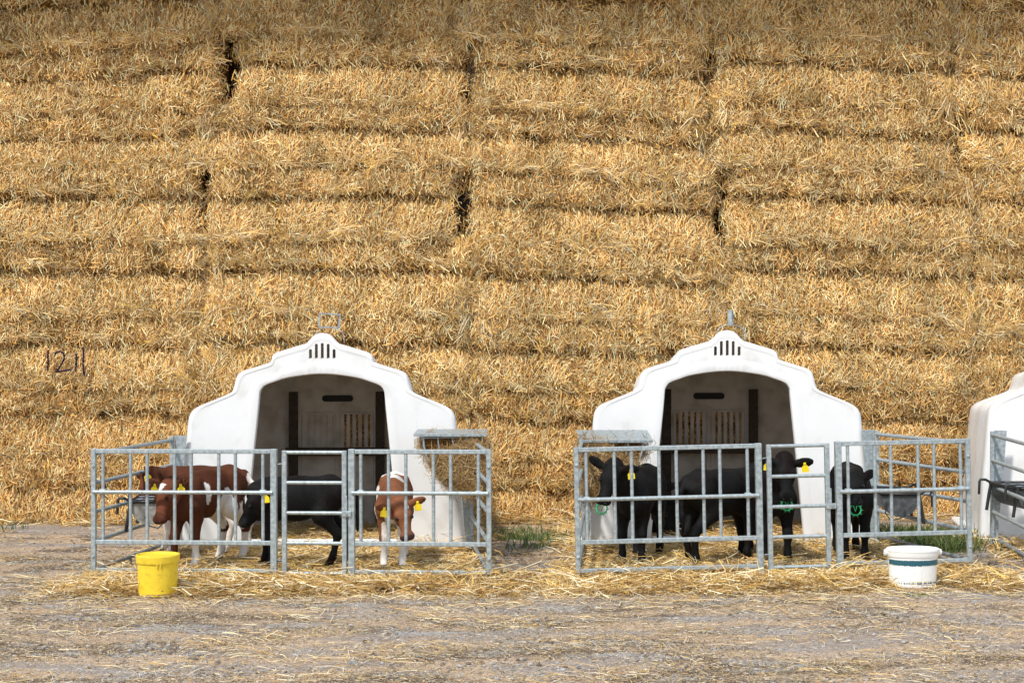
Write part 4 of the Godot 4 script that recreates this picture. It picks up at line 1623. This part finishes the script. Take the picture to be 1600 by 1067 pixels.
func flat_lay(called: String, label: String, category: String, kind: String, count: int, dens: Callable, zlo: float, zhi: float, smin: float, smax: float, tone: Callable) -> void:
	var o := Node3D.new()
	o.name = numbered(called)
	add_child(o)
	tag(o, label, category, "", "stuff")
	var ss := []
	var tries := 0
	while ss.size() < count and tries < count * 8:
		tries += 1
		var z := rng.randf_range(zlo, zhi)
		var x := rng.randf_range(-1, 1) * (0.36 * -z + 0.5)
		if rng.randf() > dens.call(x, z):
			continue
		ss.append([Vector3(x, ground_y(x, z) + 0.004, z), Vector3(rng.randfn(0, 0.02), 1, rng.randfn(0, 0.02)).normalized(), rng.randf() * TAU, rng.randf_range(smin, smax), tone.call()])
	lay(called, kind, o, ss, M.straw)


func grass_patch(label: String, spots: Array, hmin: float, hmax: float) -> void:
	var mb := MB.new()
	for s in spots:
		var c := Vector3(s[0], ground_y(s[0], s[1]), s[1])
		for k in s[3]:
			var p := c + Vector3(rng.randfn(0, 0.5) * s[2], -0.01, rng.randfn(0, 0.5) * s[2] * 0.7)
			var l := rng.randf_range(hmin, hmax)
			var d := Vector3(rng.randfn(0, 0.4), 1.0, rng.randfn(0, 0.4)).normalized()
			var w := Vector3(rng.randf_range(-1, 1), 0, rng.randf_range(-1, 1)).normalized() * rng.randf_range(0.003, 0.006)
			var g := rng.randf_range(0.7, 1.3)
			var col := Color(0.075 * g, 0.125 * g, 0.025 * g)
			if rng.randf() < 0.2:
				col = Color(0.22 * g, 0.20 * g, 0.07 * g)
			var b := p + d * l * 0.55
			var t := p + d * l + Vector3(d.x, -0.25, d.z) * l * 0.4
			mb.poly([p - w, p + w, b + w * 0.8, b - w * 0.8], Vector3(0, 0.4, 1), col)
			mb.poly([b - w * 0.8, b + w * 0.8, t], Vector3(0, 0.4, 1), col)
	var o := part("grass", mb.mesh(), M.grass, self)
	tag(o, label, "grass", "", "stuff")


# ---------------------------------------------------------------- buckets
func buckets() -> void:
	var y := thing("yellow_bucket", "round yellow plastic bucket with lid in front of the left pen", "bucket", move(Vector3(-2.588, ground_y(-2.588, -11.5) + 0.002, -11.5)))
	part("body", mb_lathe([[0.0, 0.0], [0.132, 0.0], [0.138, 0.006], [0.147, 0.245], [0.147, 0.262]], 48).mesh(), M.yellow, y)
	part("collar", mb_lathe([[0.147, 0.238], [0.155, 0.240], [0.157, 0.252], [0.159, 0.282], [0.154, 0.288]], 48).mesh(), M.yellow, y)
	part("lid", mb_lathe([[0.158, 0.280], [0.160, 0.286], [0.158, 0.297], [0.151, 0.299], [0.146, 0.296], [0.142, 0.284], [0.0, 0.284]], 48).mesh(), M.yellow, y)
	var lug := MB.new()
	for s in [-0.012, 0.012]:
		lug.add(mb_box(Vector3(0.008, 0.04, 0.012), 0.003), move(Vector3(s, 0, 0)))
	part("lug", lug.mesh(), M.yellow, y, Transform3D(Basis(Vector3.UP, 0.25), Vector3(0.040, 0.232, 0.146)))
	var w := thing("white_bucket", "oval white plastic bucket with torn teal label beside the right pen", "bucket", Transform3D(Basis(Vector3.UP, 0.04), Vector3(2.958, ground_y(2.958, -11.62) + 0.002, -11.62)))
	part("body", mb_lathe([[0.0, 0.0], [0.164, 0.0], [0.171, 0.008], [0.181, 0.238], [0.181, 0.25]], 56, 1.0, 0.72).mesh(), M.white, w)
	part("collar", mb_lathe([[0.181, 0.222], [0.187, 0.224], [0.190, 0.236], [0.194, 0.266], [0.190, 0.276]], 56, 1.0, 0.72).mesh(), M.white, w)
	part("lid", mb_lathe([[0.192, 0.262], [0.197, 0.266], [0.196, 0.280], [0.188, 0.284], [0.181, 0.280], [0.177, 0.268], [0.0, 0.268]], 56, 1.0, 0.72).mesh(), M.white, w)
	for s in [-1.0, 1.0]:
		part("lug", mb_lathe([[0.0, -0.012], [0.022, -0.012], [0.026, 0.0], [0.022, 0.012], [0.0, 0.014]], 14).mesh(), M.white, w, Transform3D(Basis(Vector3(0, 0, 1), -s * PI / 2), Vector3(s * 0.200, 0.252, 0.0)))
	# remains of the printed label
	var mb := MB.new()
	var n := 90
	for k in n:
		var a0 := PI * (0.03 + 0.94 * k / n)
		var a1 := PI * (0.03 + 0.94 * (k + 1) / n)
		var f := float(k) / n
		var top := 0.205 + 0.003 * nz.get_noise_1d(k * 60.0)
		var low := 0.170 - 0.010 * f * (1.0 - f) * 2.0 + 0.008 * nz.get_noise_1d(k * 190.0 + 900.0)
		mb_band(mb, a0, a1, low, top, Color(0.022, 0.10, 0.135))
		if nz.get_noise_1d(k * 120.0) > -0.1 and f > 0.06 and f < 0.86:
			var c := 0.034 + 0.010 * (1.0 - f) * 0.5
			mb_band(mb, a0, a1, c - 0.004, c + 0.004 + 0.006 * absf(nz.get_noise_1d(k * 170.0)), Color(0.020, 0.075, 0.115))
			if f > 0.22 and f < 0.62:
				mb_band(mb, a0, a1, c + 0.011, c + 0.015, Color(0.55, 0.50, 0.03))
	var lb := part("label", mb.mesh(), M.print, w)
	lb.set_meta("label", "torn remains of a dark teal printed label")


func mb_band(mb: MB, a0: float, a1: float, y0: float, y1: float, col: Color) -> void:
	var p := []
	for q in [[a0, y0], [a1, y0], [a1, y1], [a0, y1]]:
		var r: float = lerpf(0.171, 0.181, (q[1] - 0.008) / 0.23) + 0.0016
		p.append(Vector3(cos(q[0]) * r, q[1], sin(q[0]) * r * 0.72))
	mb.poly(p, Vector3(cos(a0), 0, sin(a0)), col)


# ---------------------------------------------------------------- the whole
func _ready() -> void:
	rng.seed = 20240
	nz.seed = 4
	nz.noise_type = FastNoiseLite.TYPE_SIMPLEX_SMOOTH
	nz.frequency = 0.01
	nz.fractal_octaves = 2
	nz2.seed = 12
	nz2.noise_type = FastNoiseLite.TYPE_SIMPLEX_SMOOTH
	nz2.frequency = 0.01
	nz2.fractal_octaves = 3

	var cam := Camera3D.new()
	cam.name = "camera"
	cam.position = Vector3(0, EYE, 0)
	cam.rotation_degrees = Vector3(0.384, 0, 0)
	cam.fov = rad_to_deg(2.0 * atan(533.5 / FOC))
	cam.near = 0.1
	cam.far = 1200.0
	cam.current = true
	add_child(cam)

	var sky := ProceduralSkyMaterial.new()
	sky.sky_top_color = lin(0.50, 0.60, 0.74)
	sky.sky_horizon_color = lin(0.80, 0.83, 0.86)
	sky.sky_curve = 0.25
	sky.ground_bottom_color = lin(0.22, 0.20, 0.17)
	sky.ground_horizon_color = lin(0.55, 0.55, 0.54)
	var env := Environment.new()
	env.background_mode = Environment.BG_SKY
	env.sky = Sky.new()
	env.sky.sky_material = sky
	env.tonemap_mode = Environment.TONE_MAPPER_LINEAR
	env.tonemap_exposure = 1.5
	env.sdfgi_enabled = true
	env.ssao_enabled = true
	env.ssil_enabled = true
	var we := WorldEnvironment.new()
	we.name = "world"
	we.environment = env
	add_child(we)

	# hazy sun from the front left, behind the camera
	var sun := DirectionalLight3D.new()
	sun.name = "sun"
	sun.light_energy = 0.85
	sun.light_color = Color(1.0, 0.975, 0.935)
	sun.light_angular_distance = 5.0
	sun.shadow_enabled = true
	sun.rotation_degrees = Vector3(-52, -34, 0)
	add_child(sun)

	make_materials()
	make_tufts()
	T.tag = tag_mesh()
	T.ring = ring_mesh()

	yard()
	barn()
	for row in 8:
		for col in 5:
			var b := bale(col, row)
			if row == 5 and col == 0:
				painted_number(b)

	# hutches
	var shell := hutch_shell()
	hutch("white calf hutch behind the pen with the brown calves", Transform3D(Basis(Vector3.UP, deg_to_rad(2.2)), Vector3(-1.707, -0.10, -BACK)), false, shell, 0.35)
	hutch("white calf hutch behind the pen with only black calves", Transform3D(Basis(Vector3.UP, deg_to_rad(-2.2)), Vector3(1.937, -0.075, -BACK)), true, shell, 1.40)
	hutch("white calf hutch cut off by the right edge", Transform3D(Basis(Vector3.UP, deg_to_rad(-10.0)), Vector3(5.47, -0.05, -13.93)), true, shell, 0.9)

	# pens
	var lp := pen_line(143, 12.25, -0.038, 768, 12.0, -0.028)
	var rp := pen_line(900, 12.0, -0.013, 1519, 12.2, 0.045)
	front_panel(lp, "galvanised barred panel in front of the brown calves, behind the yellow bucket", 143, 433, "right", [161, 204, 230, 273, 299, 342, 368, 411], 0.622)
	gate(lp, "narrow galvanised gate of the left pen, in front of the black calf", 441, 542)
	front_panel(lp, "galvanised barred panel in front of the single small brown calf", 545, 768, "left", [564, 607.5, 634.5, 677.6, 704.6, 748], 0.622)
	front_panel(rp, "galvanised barred panel at the left end of the right pen", 900, 1193, "right", [919, 963, 990, 1033, 1060, 1102, 1128, 1171], 0.558)
	gate(rp, "narrow galvanised gate of the right pen, before the calf with two tags", 1201, 1299)
	front_panel(rp, "galvanised barred panel behind the white bucket", 1308, 1519, "left", [1328, 1370, 1395, 1437.5, 1462.5, 1504], 0.570)
	side_panel("railed fence at the left side of the left pen, with the pale trough", lp.a + Vector3(0.018, 0.0, -0.02), at(271, 0, 14.1) * Vector3(1, 0, 1) + Vector3(0, -0.03, 0), 1.0)
	side_panel("railed fence at the right side of the left pen, under a hay rack", lp.b + Vector3(-0.018, 0.0, -0.02), at(736, 0, 14.1) * Vector3(1, 0, 1) + Vector3(0, -0.03, 0), -1.0)
	side_panel("railed fence at the left side of the right pen, under a hay rack", rp.a + Vector3(0.018, 0.0, -0.02), at(912, 0, 14.1) * Vector3(1, 0, 1) + Vector3(0, -0.01, 0), 1.0)
	side_panel("railed fence at the right side of the right pen, with a dark trough", rp.b + Vector3(-0.018, 0.0, -0.02), at(1368, 0, 14.1) * Vector3(1, 0, 1) + Vector3(0, 0.02, 0), -1.0)
	side_panel("railed fence in front of the cut-off hutch at the right edge", Vector3(4.12, 0.0, -12.1), at(1549, 0, 14.0) * Vector3(1, 0, 1) + Vector3(0, 0.02, 0), 1.0)

	# hay racks: the left pen's hangs on its right side, the right pen's on its left side
	var ra := hay_rack("hay rack with a flat sheet lid on the left pen", Transform3D(Basis(Vector3(-1, 0, 0), Vector3(0, 1, 0), Vector3(0, 0, 1)), Vector3(-0.25, 0.425, -13.55)), 0.02)
	hay_fill("brown hay bulging from the left pen's rack", ra)
	var rb := hay_rack("hay rack with a bent lid tilted forward on the right pen", Transform3D(Basis(), Vector3(0.60, 0.40, -13.45)), 0.10)
	hay_fill("brown hay in the right pen's rack, behind a black calf's head", rb)

	trough("pale grey feed trough with black arms at the left fence", Transform3D(Basis(Vector3.UP, 0.09), Vector3(-3.14, 0.455, -13.08)), false)
	trough("dark feed trough hung inside the right pen's right fence", Transform3D(Basis(Vector3(-1, 0, 0), Vector3.UP, Vector3(0, 0, 1)) * Basis(Vector3.UP, 0.09), Vector3(3.38, 0.505, -13.20)), true)
	trough("dark feed trough hung on the fence at the right edge", Transform3D(Basis(Vector3.UP, 0.06), Vector3(4.22, 0.52, -13.55)), true)

	# calves
	var gl := "calves in the left pen"
	var gr := "black calves in the right pen"
	var flop := [Vector3(0.9, -0.05, -0.25), Vector3(0.9, -0.05, -0.25)]
	calf("brown and white calf with a white star looking out behind the yellow bucket", {"pos": Vector3(-2.50, -0.06, -12.77), "turn": -26.0, "face": Vector3(-0.62, 0.30, 0.80), "poll": at(264, 765, 12.36), "nose": at(238, 832, 12.16), "paint": paint_front, "ears": [Vector3(0.8, 0.35, -0.35), Vector3(0.95, 0.0, -0.15)], "tags": [-1.0, 1.0], "group": gl, "cell": 0.0135, "step": [0.05, -0.02, 0.02, -0.06], "tag_face": Vector3(0.1, 0, 1)})
	calf("brown calf with white neck patch reaching to the pale trough", {"pos": Vector3(-2.72, -0.06, -13.55), "turn": -96.0, "face": Vector3(-1, 0.3, 0.35), "size": 0.97, "poll": at(234, 750, 13.36), "nose": at(222, 818, 13.24), "paint": paint_back, "ears": [Vector3(0.75, 0.5, -0.3), Vector3(0.8, 0.4, -0.3)], "tags": [1.0], "group": gl, "cell": 0.0135, "tail": 0.05, "step": [0.06, -0.05, -0.07, 0.06]})
	calf("black calf standing sideways behind the left pen's gate", {"pos": Vector3(-1.75, -0.06, -12.72), "turn": -86.0, "face": Vector3(-0.8, 0.6, 0.3), "size": 0.94, "poll": at(406, 778, 12.60), "nose": at(372, 822, 12.52), "paint": paint_black, "ears": [Vector3(0.8, -0.15, -0.45), Vector3(0.8, -0.15, -0.45)], "tags": [1.0, -1.0], "group": gl, "step": [0.03, -0.04, -0.08, 0.05], "tag_face": Vector3(-0.25, 0, 1)})
	calf("small light brown and white calf with its head lowered towards the bars", {"pos": Vector3(-0.965, -0.06, -12.86), "turn": 3.0, "face": Vector3(0.16, 0.3, 1), "size": 0.93, "poll": at(627, 793, 12.42), "nose": at(641, 858, 12.28), "paint": paint_small, "ears": [Vector3(0.95, 0.05, -0.1), Vector3(0.95, 0.12, -0.1)], "tags": [-1.0, 1.0], "group": gl, "cell": 0.0135, "step": [0.0, 0.03, 0.04, -0.05]})
	calf("black calf with green nose ring under the hay rack", {"pos": Vector3(1.045, -0.055, -12.95), "turn": -17.0, "face": Vector3(-0.35, 0.3, 1), "size": 1.0, "poll": at(957, 737, 12.46), "nose": at(938, 792, 12.30), "paint": paint_black, "ears": [Vector3(0.9, 0.3, -0.3), Vector3(0.9, 0.0, -0.3)], "tags": [1.0], "ring": true, "group": gr, "step": [0.03, 0.02, 0.05, -0.04], "tag_face": Vector3(0.2, 0, 1)})
	calf("black calf lying far back in the right hutch's doorway", {"pos": Vector3(1.50, -0.05, -14.75), "turn": -40.0, "face": Vector3(-0.3, 0.5, 1), "size": 0.95, "poll": Vector3(1.32, 0.37, -14.38), "nose": Vector3(1.34, 0.20, -14.18), "paint": paint_black, "ears": flop, "tags": [-1.0], "group": gr, "lying": true})
	calf("black calf seen from behind with its head down by the gate", {"pos": Vector3(1.74, -0.055, -12.84), "turn": 128.0, "face": Vector3(0.6, 0.5, -0.5), "size": 1.0, "poll": at(1182, 793, 13.12), "nose": at(1196, 850, 13.25), "paint": paint_black, "ears": [Vector3(0.85, 0.0, -0.35), Vector3(0.85, 0.0, -0.35)], "tags": [1.0, -1.0], "group": gr, "tail": -0.05, "step": [-0.06, 0.05, -0.05, 0.05], "tag_face": Vector3(-0.3, 0, 1)})
	calf("black calf facing out at the right gate with green nose ring and two tags", {"pos": Vector3(2.13, -0.055, -13.02), "turn": 4.0, "face": Vector3(0.02, 0.4, 1), "size": 1.03, "poll": at(1227, 728, 12.52), "nose": at(1231, 788, 12.34), "paint": paint_black, "ears": [Vector3(0.95, 0.05, -0.15), Vector3(0.95, 0.12, -0.1)], "tags": [-1.0, 1.0], "ring": true, "group": gr, "step": [-0.03, 0.05, 0.04, -0.05]})
	calf("black calf right of the gate with its ring behind the first bar", {"pos": Vector3(2.80, -0.035, -12.98), "turn": -5.0, "face": Vector3(-0.1, 0.8, 0.8), "size": 0.99, "poll": at(1334, 752, 12.55), "nose": at(1337, 787, 12.30), "paint": paint_black, "ears": [Vector3(0.7, 0.0, -0.7), Vector3(0.7, 0.0, -0.7)], "tags": [], "ring": true, "group": gr, "step": [0.02, -0.02, 0.05, -0.04]})

	buckets()

	# loose straw
	bedding("golden straw bedding inside the left pen and its hutch", {"cx": -1.66, "cz": -13.90, "hx": 1.30, "hz": 1.75}, 1900)
	bedding("golden straw bedding inside the right pen and its hutch", {"cx": 1.88, "cz": -13.90, "hx": 1.30, "hz": 1.75}, 1900)
	bedding("golden straw spilled out in front of the left pen", {"cx": -1.60, "cz": -11.92, "hx": 1.58, "hz": 0.42}, 1500)
	bedding("golden straw spilled out in front of the right pen", {"cx": 2.04, "cz": -11.92, "hx": 1.66, "hz": 0.42}, 1500)
	bedding("golden straw heaped before the cut-off hutch at the right edge", {"cx": 5.2, "cz": -13.4, "hx": 1.05, "hz": 1.2}, 500)
	bedding("loose golden straw fallen along the foot of the stack", {"cx": -0.3, "cz": -16.35, "hx": 6.6, "hz": 0.10}, 900)
	var near := func(x: float, z: float) -> float:
		var band := 1.0 - smoothstep(0.0, 1.1, absf(z + 11.5))
		var inside := 1.0 if x > -3.6 and x < 4.2 else 0.25
		return clampf(0.08 + 0.8 * band * inside + 0.9 * nz2.get_noise_2d(x * 90.0, z * 160.0), 0.015, 1.0)
	flat_lay("scattered_straw", "single straws scattered over the yard before the pens", "straw", "flat", 2200, near, -16.0, -7.4, 0.6, 1.0, func() -> Color:
		var q := rng.randf_range(0.75, 1.1)
		return Color(q, q, q * 1.05))
	flat_lay("chaff", "fine pale chaff trodden into the yard", "chaff", "chaff", 5200, func(x: float, z: float) -> float: return clampf(0.42 - 1.5 * nz2.get_noise_2d(x * 42.0 + 300.0, z * 110.0) + 0.5 * nz.get_noise_2d(x * 150.0, z * 300.0), 0.05, 1.0), -14.0, -7.2, 0.5, 1.0, func() -> Color:
		var q := rng.randf_range(0.7, 1.08)
		return Color(q, q, q))
	var gv := Node3D.new()
	gv.name = "gravel"
	add_child(gv)
	tag(gv, "small grey stones bedded in the yard", "gravel", "", "stuff")
	for k in 3:
		var xs := []
		for q in 420:
			var z := rng.randf_range(-15.5, -7.2)
			var x := rng.randf_range(-1, 1) * (0.36 * -z + 0.4)
			xs.append(Transform3D(Basis(Vector3.UP, rng.randf() * TAU) * Basis.from_scale(Vector3.ONE * rng.randf_range(0.7, 1.3)), Vector3(x, ground_y(x, z), z)))
		scatter("stones", pebbles(60 + k, 26), M.stone, gv, xs)
	grass_patch("green weeds at the far left foot of the stack", [[-5.2, -15.5, 0.22, 70], [-4.95, -15.7, 0.12, 26], [-5.05, -15.2, 0.08, 14]], 0.05, 0.17)
	grass_patch("thin grass between the two hutches", [[0.1, -15.0, 0.5, 420], [0.35, -14.8, 0.35, 260], [0.0, -15.6, 0.4, 200], [0.2, -14.2, 0.3, 120]], 0.04, 0.13)
	grass_patch("long grass between the right pen and the cut-off hutch", [[3.75, -14.1, 0.45, 900], [3.95, -14.6, 0.45, 700], [3.6, -14.8, 0.4, 500], [3.75, -13.5, 0.3, 350], [3.5, -13.7, 0.25, 200]], 0.05, 0.19)
	grass_patch("small grass tuft before the white bucket", [[2.86, -11.15, 0.09, 60]], 0.02, 0.05)
	for s in [[-1.29, -10.95, 0.13, 0.05, 0.4], [-1.55, -10.1, 0.05, 0.03, 1.2], [1.6, -8.75, 0.03, 0.02, 0.3], [-0.9, -8.9, 0.035, 0.025, 2.0], [3.95, -11.6, 0.03, 0.025, 1.0]]:
		var st := part("flat_stone", mb_lathe([[0.0, -0.01], [1.0, -0.008], [0.96, 0.006], [0.7, 0.012], [0.0, 0.013]], 9, s[2], s[3]).mesh(), M.sheet, self, Transform3D(Basis(Vector3.UP, s[4]), Vector3(s[0], ground_y(s[0], s[1]) + 0.006, s[1])))
		var lab: String = {0.13: "large flat grey slab before the left gate", 0.05: "small grey stone in the dirt left of the middle", 0.03: "dark pebble in the foreground dirt", 0.035: "rounded pebble in the near dirt left of centre"}.get(s[2], "stone")
		if s[0] > 3.0:
			lab = "pale stone on the ground right of the white bucket"
		tag(st, lab, "stone")


func barn() -> void:
	# open-fronted barn over the stack; only the roof shade is seen, walls added to block sky light
	var o := thing("barn", "barn roof over the straw stack, shading its top layer", "barn", move(Vector3(0, 0, -18.5)))
	part("roof", box(Vector3(26.0, 0.06, 6.2), 0.01), M.sheet, o, Transform3D(Basis(Vector3.RIGHT, -0.06), Vector3(0, 6.55, 0.28)))
	part("back_wall", box(Vector3(26.0, 6.6, 0.12), 0.01), M.sheet, o, move(Vector3(0, 3.2, -2.6)))  # unseen, added so the gaps between bales stay dark
	for s in [-1.0, 1.0]:
		part("side_wall", box(Vector3(0.12, 6.6, 4.0), 0.01), M.sheet, o, move(Vector3(s * 12.9, 3.2, -0.5)))
